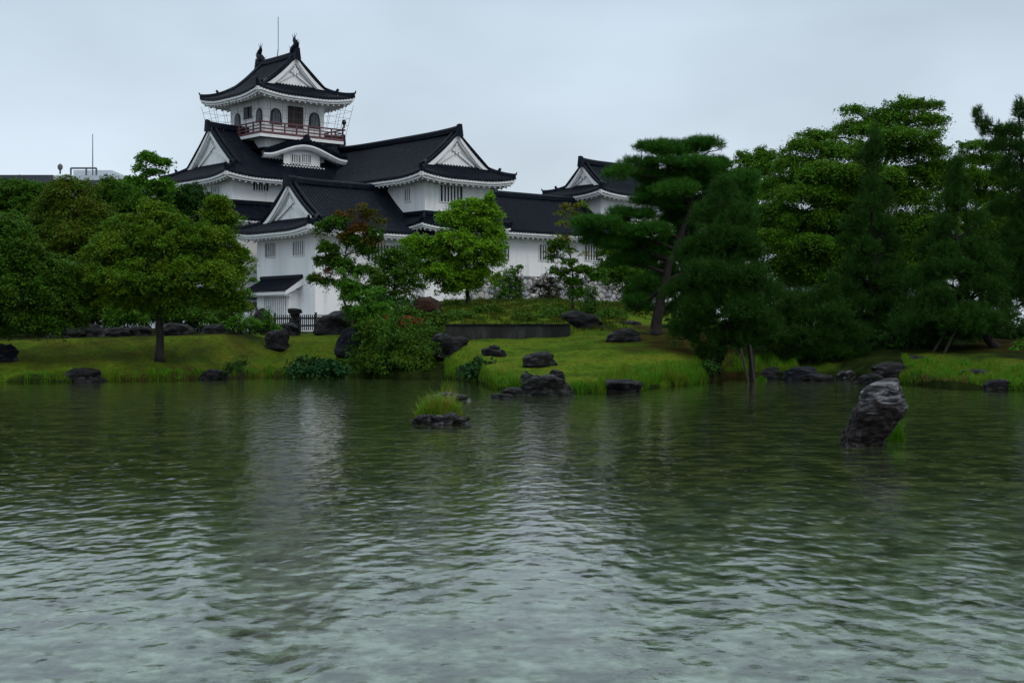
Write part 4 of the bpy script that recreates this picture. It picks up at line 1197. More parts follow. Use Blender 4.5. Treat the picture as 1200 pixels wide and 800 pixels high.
def blades(P, h, w, rng, lean=.35):
    """grass blades: each one two bent triangles"""
    n = len(P); a = rng.uniform(0, 2 * np.pi, n); hh_ = h * rng.uniform(.35, 1.3, n)
    d = np.stack([np.cos(a), np.sin(a), np.zeros(n)], 1); s = np.stack([-np.sin(a), np.cos(a), np.zeros(n)], 1)
    ln = lean * rng.uniform(.3, 1.3, n)
    mid = P + d * (hh_ * ln * .3)[:, None] + np.array([0, 0, 1.0]) * (hh_ * .6)[:, None]
    tip = P + d * (hh_ * ln)[:, None] + np.array([0, 0, 1.0]) * hh_[:, None]
    ww = w * rng.uniform(.7, 1.2, n)[:, None]
    V = np.stack([P - s * ww, P + s * ww, mid + s * ww * .7, tip, mid - s * ww * .7], 1).reshape(-1, 3)
    i = np.arange(n) * 5
    F_ = np.concatenate([np.stack([i, i + 1, i + 2, i + 4], 1)]); T_ = np.stack([i + 4, i + 2, i + 3, i + 3], 1)
    # the tip triangle is written as a thin quad so that every face has four corners
    V = np.concatenate([V, (tip + s * ww * .08)]); T_ = np.stack([i + 4, i + 2, 5 * n + np.arange(n), i + 3], 1)
    return V, np.concatenate([F_, T_])

def grass_area(name, pxa, pxb, d0, d1, n, h, w, mat, seed, bias=1.0, off=0.0, lean=.4, ya=None):
    """blades over a strip between two sight lines, d metres back from the water's edge (or between depths ya)"""
    rng = np.random.default_rng(seed)
    px = rng.uniform(pxa, pxb, n)
    Y = shore(px) + d0 + (d1 - d0) * rng.uniform(size=n) ** bias if ya is None else rng.uniform(ya[0], ya[1], n)
    cl = .5 + .5 * np.sin(px * .21 + seed) * np.sin(px * .077 + Y * 1.3)
    keep = rng.uniform(size=n) < .35 + .65 * cl
    px, Y, cl = px[keep], Y[keep], cl[keep]
    X = (px - 600) / F * Y
    if ya is None: Y = Y + 0.35 * np.sin(X * 1.7) + 0.25 * np.sin(X * 3.9 + 1.3) + 0.12 * np.sin(X * 9.1 + 0.5)
    P = np.stack([X, Y, ground_z(X, Y) - .02], 1)
    ok = P[:, 2] > -.12; P = P[ok]
    V, Fa = blades(P, h * (.35 + .9 * cl[ok] ** 1.5), w, rng, lean)
    return build(name, V, Fa, M[mat], origin=(0, 0, 0))

# ------------------------------------------------------------------ stones
def rock_mesh(c, size, seed, rough=.30, sub=4, flat=0.0, yaw=0.0, lean=(0, 0), strata=.0):
    import bmesh
    bm = bmesh.new(); bmesh.ops.create_icosphere(bm, subdivisions=sub, radius=1.0)
    o3 = Vector((seed * 3.71, seed * 1.37, seed * 2.13)); P = []
    cyw, syw = math.cos(yaw), math.sin(yaw)
    rng = np.random.default_rng(seed)
    planes = [(Vector(unit(rng.normal(size=3) * [1, 1, .8])), rng.uniform(.62, .92)) for _ in range(9)]
    for v in bm.verts:
        q = v.co.copy()
        for nrm, dd in planes:            # chipped flat faces
            k = q.dot(nrm) - dd
            if k > 0: q -= nrm * k * .85
        pn = (abs(q.x) ** 3 + abs(q.y) ** 3 + abs(q.z) ** 3) ** (1 / 3)
        q = q / (.45 + .55 * pn)
        nz = noise.fractal(q * 1.4 + o3, 1.0, 2.1, 5) * rough + abs(noise.noise(q * 3.4 + o3)) * rough * .35
        q = q * (1 + nz)
        if strata: q += v.co.normalized() * strata * (math.sin(q.z * 9 + noise.noise(q * 1.6 + o3) * 5 - q.x * 4) * .6 + math.sin(q.z * 23 + noise.noise(q * 2.6 + o3) * 6 - q.x * 9) * .35)
        if q.z < 0: q.x *= 1 + .45 * min(1, -q.z); q.y *= 1 + .45 * min(1, -q.z)
        if q.z < -.55: q.z = -.55 + (q.z + .55) * .3
        x, y, z = q.x * size[0], q.y * size[1], q.z * size[2]
        x += lean[0] * z; y += lean[1] * z
        P.append((c[0] + x * cyw - y * syw, c[1] + x * syw + y * cyw, c[2] + z))
    bm.verts.index_update()
    Fa = np.array([[v.index for v in f.verts] for f in bm.faces]); bm.free()
    return np.array(P), Fa

def rock(label, px, py0, py1, wpx, mat, seed, base=None, dep=.8, group=None, rough=.28, water_=False, lean=(0, 0), strata=0.0, sub=4, yaw=None, Y=None, name='rock', sink=.0):
    """a stone whose silhouette spans rows py0..py1 and wpx columns round px"""
    if Y is not None: g = ground_at(px, Y)
    else: g = whit(px, py1) if water_ else hit(px, py1)
    s = g[1] / F
    h = (py1 - py0) * s; w = wpx * s
    g = g + np.array([0, w * dep * .35, 0])
    zb = CZ + (HY - py1) * s - sink
    V, Fa = rock_mesh((g[0], g[1], zb + h * .36), (w * .53, w * .53 * dep, h * .66), seed, rough, sub, 0, seed * 1.3 % .8 - .4 if yaw is None else yaw, lean, strata)
    o = build(name, V, Fa, M[mat], origin=(g[0], g[1], zb), smooth=False)
    me = o.data; me.polygons.foreach_set("use_smooth", [True] * len(me.polygons))
    return tag(o, label, 'rock', group)

# ------------------------------------------------------------------ stones, placed where they stand
GS = 'stones on the lawn and bank'
rock('rounded dark boulder on the lawn edge just left of the stone post foot', 324, 386, 410, 25, 'rock', 1, group=GS)
rock('dark stone lying between the round boulder and the stone post', 306, 364, 392, 24, 'rock', 2, group=GS, Y=66)
rock('low dark stone at the foot of the stone post', 334, 378, 393, 26, 'rock', 3, group=GS, Y=64)
rock('big black block shaped boulder right of the picket fence', 391, 364, 392, 48, 'rock', 4, group=GS, rough=.2, Y=64)
rock('blue black upright boulder half covered by the dark shrub', 413, 383, 419, 34, 'rockblue', 5, group=GS, lean=(.3, 0), Y=57)
rock('jagged dark boulder right of the dark shrub at the waterside', 526, 392, 417, 40, 'rock', 6, group=GS, rough=.4)
rock('small dark stone, left of three in a cluster on the lawn', 571, 407, 417, 13, 'rock', 7, group=GS)
rock('small dark stone, topmost of three in a cluster on the lawn', 579, 405, 414, 13, 'rock', 8, group=GS)
rock('small dark stone, right of three in a cluster on the lawn', 585, 410, 418, 15, 'rock', 9, group=GS)
rock('squat flat topped stone with pale lichen on the open lawn', 632, 413, 430, 36, 'rockmoss', 10, group=GS, rough=.22)
rock('flat dark slab of stone lying near the pine trunk on the lawn', 732, 385, 400, 37, 'rock', 11, group=GS, rough=.2)
rock('low flat dark stone on the slope behind the slab', 735, 376, 386, 32, 'rock', 12, group=GS, Y=64)
rock('large sloping dark boulder at the end of the retaining wall', 684, 365, 388, 44, 'rock', 13, group=GS, rough=.24, Y=62, lean=(-.2, 0))
rock('rust coloured boulder standing behind the red blossoms', 500, 347, 376, 32, 'rockrust', 14, group=GS, Y=66, rough=.24)
GW = 'stones standing in the pond'
rock('largest wet boulder of the group in the water off the lawn', 640, 437, 463, 56, 'rockmoss', 15, group=GW, water_=True, rough=.3, strata=.05, sink=.08)
rock('pale ridged stone leaning on the left of the wet boulder', 619, 437, 460, 26, 'rockmoss', 16, group=GW, water_=True, rough=.4, strata=.06, sink=.08)
rock('low stone with weeds left in the wet boulder group', 602, 452, 464, 26, 'rockmoss', 17, group=GW, water_=True, sink=.06)
rock('flat slab at the waterline left of the wet boulder group', 588, 459, 466, 25, 'rock', 18, group=GW, water_=True, sink=.05)
rock('small stone perched behind the top of the wet boulder', 653, 434, 450, 18, 'rockmoss', 19, group=GW, Y=42.5)
rock('dark ragged stone at the grassy tip of the lawn shore', 730, 444, 459, 42, 'rock', 20, group=GW, water_=True, rough=.4, sink=.05)
def leaning_rock():
    rows = [(530, 452, 632), (524, 455, 635), (516, 459, 645), (511, 464, 664), (500, 482, 690), (490, 489, 722), (481, 497, 736), (473, 522, 736), (467, 527, 728), (462, 530, 720), (457, 548, 714), (452, 580, 710), (447, 622, 704), (443, 655, 690)]
    py = np.array([r[0] for r in rows], float); a = 860 + np.array([r[1] for r in rows]) / 3.53; b = 860 + np.array([r[2] for r in rows]) / 3.53
    g = whit(1022, 523); s = g[1] / F
    zz = np.linspace(530, 443.6, 90); th = np.linspace(0, 2 * np.pi, 120, endpoint=False)
    ca_, sa_ = np.cos(th), np.sin(th)
    sg_ = (np.abs(ca_) ** 2.8 + np.abs(sa_) ** 2.8) ** (-1 / 2.8)
    G = []
    for y in zz:
        l_, r_ = np.interp(-y, -py, a), np.interp(-y, -py, b)
        c = ((l_ + r_) / 2 - 600) * s; w = (r_ - l_) / 2 * s * .93; dp = w * .78
        z = CZ + (HY - y) * s
        row = []
        for k in range(120):
            x, yy = ca_[k] * sg_[k], sa_[k] * sg_[k]
            q = Vector((x * 1.2 + 3, yy * 1.2, z * 2.0))
            lay = z * 15 + x * 2.6 - yy * 1.2 + 3.0 * noise.noise(q * 1.1)          # tilted layers of the stone
            st = abs((lay / 2.2) % 1 - .5) * 2
            dsp = 1 + .16 * noise.fractal(q, 1.0, 2.1, 4) + .055 * (st - .5) + .03 * noise.noise(q * 6) - .08 * max(0, math.sin(lay * .55)) * (noise.noise(q * 1.7) > -.1)
            row.append((c + x * w * dsp, g[1] + .25 + yy * dp * dsp, z + .02 * noise.noise(q * 4)))
        G.append(row)
    m = MB(); m.grid(np.array(G), closed=True); n0 = len(zz)
    m.F.append([(n0 - 1) * 120 + k for k in range(120)])
    o = m.build('rock', M['rocklean'], None, origin=tuple(g), smooth=True)
    return tag(o, 'tall leaning striped rock standing alone in the open water', 'rock', GW)
leaning_rock()
rock('pale ridged stone carrying the grass tuft in the pond', 526, 483, 497, 38, 'rockpale', 22, group=GW, water_=True, rough=.5, strata=.06, sink=.05)
rock('small dark stone at the left of the grass tuft', 496, 483, 497, 24, 'rockpale', 23, group=GW, water_=True, rough=.45, sink=.05)
rock('low pale stone breaking the water behind the grass tuft', 528, 457, 470, 40, 'rockpale', 24, group=GW, water_=True, rough=.45, sink=.06)
GB = 'stones along the shore'
rock('long low dark stone at the left shore under the lawn', 94, 431, 447, 46, 'rock', 25, group=GB, water_=True, sink=.05)
rock('squat dark stone at the shore beside the small round shrub', 251, 432, 444, 30, 'rock', 26, group=GB, water_=True, sink=.05)
rock('blue black boulder half hidden at the far left edge of the lawn', 4, 404, 424, 26, 'rockblue', 27, group=GB)
rock('smooth grey boulder at the right shore below the dark pines', 940, 428, 445, 40, 'rockblue', 28, group=GB, water_=True, sink=.05, rough=.2)
rock('flat wet stone at the waterline under the smooth grey boulder', 962, 436, 446, 34, 'rock', 29, group=GB, water_=True, sink=.05)
rock('small pale stone on the right shore between two dark ones', 993, 434, 444, 18, 'rockpale', 30, group=GB, water_=True)
rock('dark stone on the shore just left of the tall leaning rock', 1022, 437, 450, 30, 'rock', 31, group=GB, water_=True, sink=.05)
rock('humped dark boulder behind the tall leaning rock', 1047, 425, 441, 44, 'rock', 32, group=GB)
rock('long dark stone lying among the pines right of the humped boulder', 1083, 418, 432, 50, 'rock', 33, group=GB, Y=52)
rock('flat dark stone set in the bright grass of the right bank', 1146, 433, 439, 30, 'rock', 34, group=GB, rough=.15)
rock('pointed dark stone at the water under the right bank', 1169, 443, 456, 30, 'rock', 35, group=GB, water_=True, sink=.05)
rock('dark stone in the shade by the foot of the wooden props', 905, 430, 443, 36, 'rock', 44, group=GB, water_=True, sink=.05)
GL = 'boulders lining the back of the left lawn'
for i, (px, y0, y1, w, Y, lb) in enumerate([
    (75, 384, 398, 46, 60.5, 'low boulder at the left end of the row behind the left lawn'),
    (104, 381, 397, 34, 60.8, 'sloping boulder second in the row behind the left lawn'),
    (136, 384, 396, 40, 60.3, 'broad flat boulder third in the row behind the left lawn'),
    (160, 382, 395, 30, 60.6, 'dark boulder just left of the maple trunk in the row behind the lawn'),
    (206, 379, 395, 40, 60.5, 'smooth wide boulder just right of the maple trunk in the row behind the lawn'),
    (250, 380, 393, 26, 60.6, 'leaning boulder at the right end of the row behind the left lawn')]):
    rock(lb, px, y0, y1, w, 'rock', 36 + i, group=GL, Y=Y, rough=.22)

# a small dark lantern-like post in the shade and the pine props
m = MB(); g = ground_at(841, 52)
ln = root('garden_post', g, 'small dark boxy post in the shade under the pines', 'post')
m.hexa([g + np.array([sx * .13, sy * .13, z]) for z in (0, .42) for sx, sy in ((-1, -1), (1, -1), (1, 1), (-1, 1))]); m.build('post_shaft', M['rock'], ln)
m = MB(); rough_block(m, g + [0, 0, .52], .42, .4, .2, 4, .02); m.build('post_cap', M['rockblue'], ln)

# ------------------------------------------------------------------ trees
GT = 'garden trees on the left bank'
broadleaf('maple_tree', 'broad dark maple with a straight trunk standing alone on the left lawn', 'maple tree', 187, 54, [(187, 390), (188, 355), (192, 320), (190, 280)], .17,
  [(190, 290, 46, 30, -.4), (140, 300, 42, 26, 0), (240, 290, 42, 28, .2), (110, 325, 34, 26, .3), (165, 330, 50, 26, -1.0), (225, 330, 50, 28, -.8), (262, 325, 25, 28, 0), (277, 302, 14, 14, .2), (190, 262, 30, 15, .4),
   (258, 262, 24, 18, .6), (150, 268, 26, 14, .8), (215, 352, 50, 16, 0), (140, 350, 46, 18, .2), (100, 350, 24, 16, .4), (175, 355, 40, 15, .6), (268, 354, 22, 14, .3), (255, 240, 13, 9, .5), (180, 246, 17, 9, .5)],
  'maple', 101, dens=5.2, spray=.34, per=40, leaf=.105, group=GT)
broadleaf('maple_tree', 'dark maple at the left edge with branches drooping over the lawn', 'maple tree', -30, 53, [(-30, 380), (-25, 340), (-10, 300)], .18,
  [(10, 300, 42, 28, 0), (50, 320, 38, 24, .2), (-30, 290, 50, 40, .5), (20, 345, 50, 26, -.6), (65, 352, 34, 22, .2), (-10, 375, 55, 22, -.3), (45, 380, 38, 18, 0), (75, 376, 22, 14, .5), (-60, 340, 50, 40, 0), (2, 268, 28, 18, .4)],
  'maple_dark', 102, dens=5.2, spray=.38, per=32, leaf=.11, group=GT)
broadleaf('leafy_tree', 'fresh green tree reaching above the far roof at the upper left', 'tree', 25, 71, [(25, 330), (28, 280), (35, 240)], .16,
  [(20, 235, 34, 22, 0), (55, 240, 32, 20, .5), (-15, 250, 40, 30, .3), (40, 268, 40, 24, -.6), (5, 285, 50, 30, -.4), (60, 300, 44, 30, 0), (-40, 300, 50, 40, 0), (20, 222, 16, 8, .3), (47, 224, 12, 8, 0)],
  'green', 103, dens=4.6, spray=.5, per=32, leaf=.13, group=GT)
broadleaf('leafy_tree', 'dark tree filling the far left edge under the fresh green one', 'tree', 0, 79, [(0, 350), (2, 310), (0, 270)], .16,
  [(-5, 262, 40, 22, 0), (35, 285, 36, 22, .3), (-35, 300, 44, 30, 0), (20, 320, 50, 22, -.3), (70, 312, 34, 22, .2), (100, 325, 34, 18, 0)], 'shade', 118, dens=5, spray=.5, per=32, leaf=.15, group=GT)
broadleaf('leafy_tree', 'olive and brown tinged tree behind the left maple', 'tree', 85, 68, [(85, 340), (84, 290), (80, 245)], .14,
  [(82, 228, 30, 18, 0), (65, 250, 26, 20, .4), (100, 250, 26, 18, -.3), (85, 275, 40, 20, -.5), (70, 300, 36, 22, 0), (108, 290, 26, 18, .3)],
  'olive', 104, dens=5, spray=.42, per=30, leaf=.12, group=GT)
broadleaf('leafy_tree', 'dark green tree between the olive tree and the thin tree', 'tree', 135, 73, [(135, 330), (136, 280), (138, 240)], .15,
  [(132, 232, 26, 22, 0), (155, 245, 28, 20, .3), (120, 258, 30, 22, -.3), (145, 275, 40, 24, -.5), (130, 305, 50, 28, 0), (112, 240, 16, 18, .2)],
  'green', 105, dens=4.8, spray=.45, per=32, leaf=.13, group=GT)
broadleaf('young_tree', 'thin open tree whose bright top stands against the sky beside the castle', 'young tree', 172, 75, [(172, 300), (173, 240), (171, 200)], .08,
  [(172, 187, 13, 9, 0), (190, 192, 11, 7, .2), (150, 218, 12, 9, 0), (196, 222, 12, 9, 0), (162, 196, 7, 6, -.2), (180, 204, 12, 6, .3), (160, 214, 10, 6, 0), (185, 216, 10, 6, -.2), (170, 226, 18, 9, 0), (155, 235, 14, 9, .3), (187, 237, 14, 10, .2), (150, 210, 4, 4, 0)],
  'fresh', 106, dens=2.4, spray=.26, per=18, leaf=.14, inner=.2, group=GT)
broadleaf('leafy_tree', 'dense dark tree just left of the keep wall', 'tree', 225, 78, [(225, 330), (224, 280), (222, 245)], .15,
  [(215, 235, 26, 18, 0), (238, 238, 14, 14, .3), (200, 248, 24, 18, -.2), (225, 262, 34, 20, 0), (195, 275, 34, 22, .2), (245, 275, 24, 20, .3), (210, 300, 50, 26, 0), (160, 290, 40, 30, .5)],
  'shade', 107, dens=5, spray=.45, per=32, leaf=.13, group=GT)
broadleaf('sapling', 'slender light green sapling at the right edge of the left maple', 'sapling', 281, 62, [(282, 350), (285, 320), (292, 300)], .04,
  [(288, 322, 8, 8, 0), (294, 306, 6, 6, .1), (277, 342, 11, 8, .2), (288, 346, 7, 6, 0), (278, 364, 14, 7, .2), (297, 328, 4, 4, 0)], 'fresh', 108, dens=6, spray=.2, per=14, leaf=.10, inner=.2)
broadleaf('reddish_tree', 'sparse young tree with red brown leaf tips before the white wing', 'young tree', 415, 62, [(412, 375), (400, 345), (404, 310), (408, 270)], .075,
  [(392, 262, 16, 8, 0), (378, 270, 10, 7, .2), (412, 285, 16, 10, .2), (385, 292, 13, 7, -.2), (430, 295, 13, 8, .3), (400, 310, 16, 8, 0), (378, 305, 9, 5, .2), (425, 318, 15, 8, -.3), (372, 328, 9, 5, 0), (392, 332, 11, 5, .2), (415, 340, 16, 8, 0), (440, 275, 8, 8, 0)],
  'green', 109, dens=9.5, spray=.26, per=19, leaf=.115, inner=.2, flat=.35, extra=([(424, 245, 9, 7, 0), (435, 253, 12, 9, .1), (412, 250, 7, 6, .2), (420, 268, 16, 9, .1), (404, 276, 12, 7, 0), (432, 282, 13, 8, .2), (392, 300, 10, 6, 0), (410, 320, 12, 7, .3), (385, 318, 8, 5, 0), (370, 325, 9, 4, 0), (398, 250, 7, 5, 0), (445, 262, 7, 6, .1)], 'red', 1.0))
broadleaf('bright_tree', 'bright yellow green tree in front of the turret and long wing', 'tree', 548, 72, [(548, 345), (547, 322), (543, 295), (548, 270)], .13,
  [(550, 245, 20, 13, 0), (572, 248, 14, 12, .2), (530, 258, 16, 12, -.2), (560, 268, 28, 15, .3), (578, 278, 14, 14, 0), (532, 285, 24, 14, -.5), (562, 296, 26, 16, -.6), (580, 306, 13, 12, .3), (540, 312, 30, 14, .5), (515, 300, 20, 12, 0), (500, 290, 22, 11, .3), (488, 300, 14, 12, .4), (482, 285, 12, 7, .6), (560, 326, 26, 11, 0), (520, 322, 26, 12, -.4), (500, 318, 20, 12, .2), (540, 336, 26, 9, .2), (573, 234, 7, 6, 0)],
  'bright', 110, dens=6.5, spray=.32, per=26, leaf=.13, inner=.3)
broadleaf('sapling', 'fresh green sapling arching over the dark waterside shrub', 'sapling', 428, 57, [(430, 395), (426, 365), (415, 340)], .05,
  [(412, 335, 13, 9, 0), (422, 350, 18, 9, .1), (437, 345, 10, 8, .2), (405, 350, 8, 5, 0), (430, 366, 22, 10, 0), (413, 368, 12, 7, .2), (448, 360, 12, 8, .1), (436, 382, 24, 10, .1), (404, 330, 7, 7, 0), (398, 318, 5, 5, 0)], 'fresh', 111, dens=6.5, spray=.2, per=18, leaf=.10, inner=.2, flat=.4)
broadleaf('leafy_tree', 'low mid green tree between the reddish tree and the bright tree', 'tree', 462, 70, [(462, 345), (463, 320), (465, 300)], .09,
  [(462, 300, 16, 10, 0), (450, 312, 16, 10, .2), (478, 312, 16, 11, 0), (463, 326, 24, 11, -.2), (445, 332, 12, 8, .3), (480, 335, 18, 10, .2), (455, 345, 24, 10, 0)], 'green', 112, dens=5.5, spray=.3, per=24, leaf=.11)
broadleaf('young_tree', 'thin young tree with yellowing leaf tips in front of the long wing', 'young tree', 671, 70, [(671, 345), (671, 315), (666, 285), (662, 255)], .06,
  [(655, 290, 11, 9, 0), (648, 300, 8, 6, .2), (668, 310, 10, 8, 0), (660, 322, 9, 6, .2), (684, 318, 12, 8, .2), (700, 325, 11, 8, 0), (672, 332, 12, 7, .2), (678, 346, 13, 7, 0), (650, 318, 6, 4, .1)], 'green', 113, dens=6.5, spray=.22, per=18, leaf=.12, inner=.2,
  extra=([(678, 241, 6, 5, 0), (665, 243, 7, 6, 0), (684, 240, 5, 6, .1), (655, 249, 6, 3, .1), (660, 262, 7, 5, 0), (672, 252, 8, 6, .1), (659, 280, 10, 6, 0), (645, 293, 7, 5, .1), (668, 292, 8, 6, .1), (685, 297, 5, 3, 0)], 'yellow', 1.1))
broadleaf('leafy_tree', 'leafy green tree behind the big pine before the white wall', 'tree', 738, 80, [(738, 350), (735, 325), (732, 300)], .12,
  [(725, 300, 22, 14, 0), (748, 305, 20, 16, .3), (712, 318, 18, 12, 0), (735, 325, 32, 16, -.3), (760, 325, 22, 18, .2), (756, 346, 24, 14, 0), (745, 285, 18, 12, .2), (718, 286, 13, 8, .1), (775, 300, 18, 22, .4)], 'green', 114, dens=5, spray=.38, per=28, leaf=.13)
broadleaf('layered_tree', 'large spreading tree with layered light green branches behind the right pines', 'tree', 1026, 70, [(1026, 370), (1024, 320), (1018, 270), (1030, 220), (1045, 170)], .32,
  [(1066, 124, 22, 7, 0), (1040, 140, 30, 10, .5), (1083, 142, 22, 8, -.4), (1010, 152, 34, 10, .3), (1062, 160, 38, 10, -.8), (958, 160, 22, 7, .2), (945, 172, 26, 8, 0), (985, 178, 40, 12, -.6), (1040, 180, 44, 12, .8), (1085, 178, 26, 9, .2), (930, 192, 22, 9, 0),
   (965, 202, 42, 12, -1.0), (1015, 206, 46, 13, -1.2), (1070, 206, 40, 12, .6), (1100, 196, 18, 8, 0), (920, 216, 26, 10, .4), (945, 230, 40, 12, -1.2), (1000, 236, 50, 14, 0), (1060, 236, 50, 14, .5), (905, 248, 26, 11, .2), (950, 258, 44, 13, -.8), (1010, 268, 54, 16, .6), (1075, 265, 44, 16, .2),
   (900, 280, 30, 11, -1.2), (940, 286, 40, 11, -1.4), (985, 300, 44, 13, 0), (880, 262, 18, 10, 0), (915, 312, 30, 10, -.6), (1040, 300, 50, 16, 1.0), (1105, 215, 22, 9, .5), (1000, 130, 12, 5, .2), (1092, 125, 10, 4, 0), (960, 320, 50, 14, .5), (1060, 325, 50, 14, .6), (1000, 250, 40, 12, 1.5), (1040, 222, 40, 12, 1.6), (940, 215, 30, 11, 1.2), (980, 220, 40, 12, 2.0), (1080, 290, 40, 14, 1.5), (930, 270, 36, 12, 1.4), (985, 275, 44, 13, 2.0)],
  'zelkova', 115, dens=4.6, spray=.50, per=32, leaf=.125, flat=.40, tilt=.45, droop=.50, group='trees behind the right bank', twigs=4)
broadleaf('leafy_tree', 'tree with feathery top between the big pine and the layered tree', 'tree', 885, 80, [(885, 330), (884, 260), (885, 215)], .16,
  [(885, 195, 22, 12, 0), (870, 210, 24, 14, .3), (900, 205, 20, 12, .2), (885, 232, 34, 18, -.3), (865, 250, 28, 20, 0), (900, 265, 30, 22, .4), (880, 292, 40, 26, 0), (872, 184, 8, 7, 0), (893, 182, 9, 7, .1), (908, 184, 8, 6, 0)],
  'zelkova', 116, dens=4.4, spray=.45, per=30, leaf=.13, group='trees behind the right bank')
broadleaf('leafy_tree', 'light leaved tree behind the needles at the right edge', 'tree', 1150, 76, [(1150, 350), (1152, 280), (1155, 220)], .18,
  [(1150, 175, 24, 10, 0), (1135, 190, 22, 9, .3), (1170, 190, 20, 10, -.2), (1180, 155, 14, 9, .2), (1150, 212, 40, 13, 0), (1130, 230, 30, 12, .3), (1175, 240, 34, 16, .4), (1145, 262, 44, 18, 0), (1190, 215, 24, 12, 0), (1215, 250, 30, 25, .4), (1120, 205, 18, 7, .2)],
  'zelkova', 117, dens=4.0, spray=.45, per=32, leaf=.12, group='trees behind the right bank')
# far dark trees filling in behind the right bank
for i, (px, Y, top, w, lb) in enumerate([(835, 96, 270, 46, 'dim far tree seen beneath the arms of the big pine'), (960, 98, 265, 60, 'dim far tree behind the trunk of the layered tree'), (1075, 100, 255, 56, 'dim far tree behind the spired pine'), (1180, 97, 245, 60, 'dim far tree behind the rightmost pine'), (1290, 95, 200, 70, 'tall dim tree beyond the right edge')]):
    h = 345 - top
    broadleaf('leafy_tree', lb, 'tree', px, Y, [(px, 340), (px + 2, top + h * .5), (px, top + 25)], .2,
      [(px, top + 18, w * .45, 18, 0), (px - w * .4, top + h * .38, w * .5, h * .24, .5), (px + w * .4, top + h * .4, w * .5, h * .24, -.4), (px, top + h * .55, w * .7, h * .25, 0), (px - w * .4, top + h * .75, w * .45, h * .2, .5), (px + w * .45, top + h * .75, w * .45, h * .2, .2)],
      'shade', 130 + i, dens=3.2, spray=.6, per=28, leaf=.19, group='trees behind the right bank')

GPN = 'pines on the right bank'
pine('cloud_pine', 'big spreading black pine with flat cloud like needle pads on a bare leaning trunk', 768, 58, [(770, 372), (776, 345), (783, 312), (793, 285), (803, 262), (812, 232), (816, 200)], .24,
  [(771, 180, 34, 13, 0), (824, 179, 32, 14, .2), (728, 204, 22, 8, -.2), (748, 193, 24, 8, .2), (795, 196, 42, 11, -.3), (842, 199, 20, 13, .3), (757, 213, 22, 10, .4), (800, 228, 42, 12, -.6), (772, 240, 30, 11, .3), (868, 212, 22, 10, .1), (878, 226, 18, 10, .3), (843, 240, 36, 14, .7), (866, 250, 20, 12, 0),
   (704, 266, 31, 10, -.3), (738, 256, 30, 11, .2), (690, 274, 17, 7, 0), (752, 276, 36, 14, -.6), (728, 290, 28, 11, .2), (765, 296, 26, 12, .6), (742, 308, 22, 10, .3), (700, 282, 20, 7, .3), (826, 268, 34, 14, .8), (800, 290, 26, 16, 1.0), (815, 315, 26, 18, .8), (795, 340, 22, 18, 1.0), (800, 210, 44, 12, .7), (775, 226, 28, 12, .8), (832, 224, 28, 13, .5), (812, 248, 30, 11, .9), (858, 236, 24, 12, .9), (785, 300, 28, 20, 1.6), (778, 330, 26, 20, 1.6), (800, 262, 26, 12, 1.4), (805, 365, 24, 16, 1.4), (756, 340, 22, 16, .4), (745, 362, 22, 16, .2)],
  'pine', 201, dens=70, length=.19, k=15, group=GPN, twigs=6)
pine('pine_tree', 'dark shaggy pine in front of the big one, at the water', 884, 51.5, [(880, 410), (868, 370), (855, 320), (850, 270), (848, 235)], .13,
  [(848, 228, 14, 20, 0), (835, 255, 26, 17, .2), (865, 262, 24, 18, -.2), (850, 285, 36, 20, -.4), (822, 300, 30, 20, 0), (872, 302, 28, 22, .3), (845, 325, 44, 22, -.5), (812, 345, 34, 20, .3), (880, 345, 36, 24, 0), (850, 365, 48, 22, -.5), (815, 382, 30, 18, .1), (885, 385, 32, 20, .1), (850, 402, 40, 14, 0), (800, 395, 18, 12, .4), (832, 415, 16, 8, .3)],
  'pine_dark', 202, dens=56, length=.24, k=14, spread=.6, group=GPN)
pine('pine_tree', 'tall spired pine before the layered tree', 1025, 60, [(1024, 380), (1023, 300), (1024, 220), (1025, 165)], .2,
  [(1025, 166, 4, 16, 0), (1019, 180, 4, 12, 0), (1032, 182, 4, 12, 0)] + cone_pine_blobs(1023, 175, 385, 62, 9, 31, 1.6), 'pine_dark', 203, dens=40, length=.24, k=14, spread=.6, group=GPN)
pine('pine_tree', 'dense dark pine with a leaning trunk on the right bank', 1167, 55, [(1155, 392), (1142, 370), (1128, 330), (1120, 280), (1118, 225)], .19,
  [(1119, 205, 8, 18, 0)] + cone_pine_blobs(1120, 200, 392, 74, 8, 32, 1.6), 'pine_dark', 204, dens=46, length=.22, k=14, spread=.65, group=GPN)
pine('pine_tree', 'tall pine with upturned shoots at the right edge', 1215, 58, [(1212, 370), (1205, 300), (1200, 220), (1196, 160)], .2,
  [(1194, 134, 5, 16, 0), (1203, 142, 5, 14, .2), (1146, 138, 5, 9, 0), (1152, 147, 8, 8, 0), (1162, 156, 12, 8, .1), (1185, 158, 14, 11, .1), (1176, 176, 20, 11, .2), (1200, 184, 26, 16, 0), (1183, 205, 20, 12, .3), (1210, 225, 34, 20, 0), (1185, 250, 26, 16, .3), (1215, 275, 44, 26, -.2), (1195, 310, 40, 24, .3), (1225, 340, 50, 30, 0), (1190, 355, 40, 22, .2)],
  'pine_dark', 205, dens=50, length=.22, k=14, spread=.6, group=GPN)
pine('pine_tree', 'low dark pine with pale shoots left of the spired pine', 948, 56, [(948, 405), (950, 380), (955, 350)], .12,
  [(975, 335, 6, 14, 0), (968, 352, 16, 14, 0), (935, 360, 30, 18, .2), (965, 375, 34, 18, -.3), (915, 380, 30, 18, .3), (940, 398, 44, 18, -.2), (985, 398, 34, 18, .2), (905, 405, 26, 14, 0), (960, 416, 44, 12, .1), (1000, 420, 26, 10, .3), (912, 348, 14, 12, .3)],
  'pine_dark', 206, dens=50, length=.22, k=14, spread=.6, group=GPN)
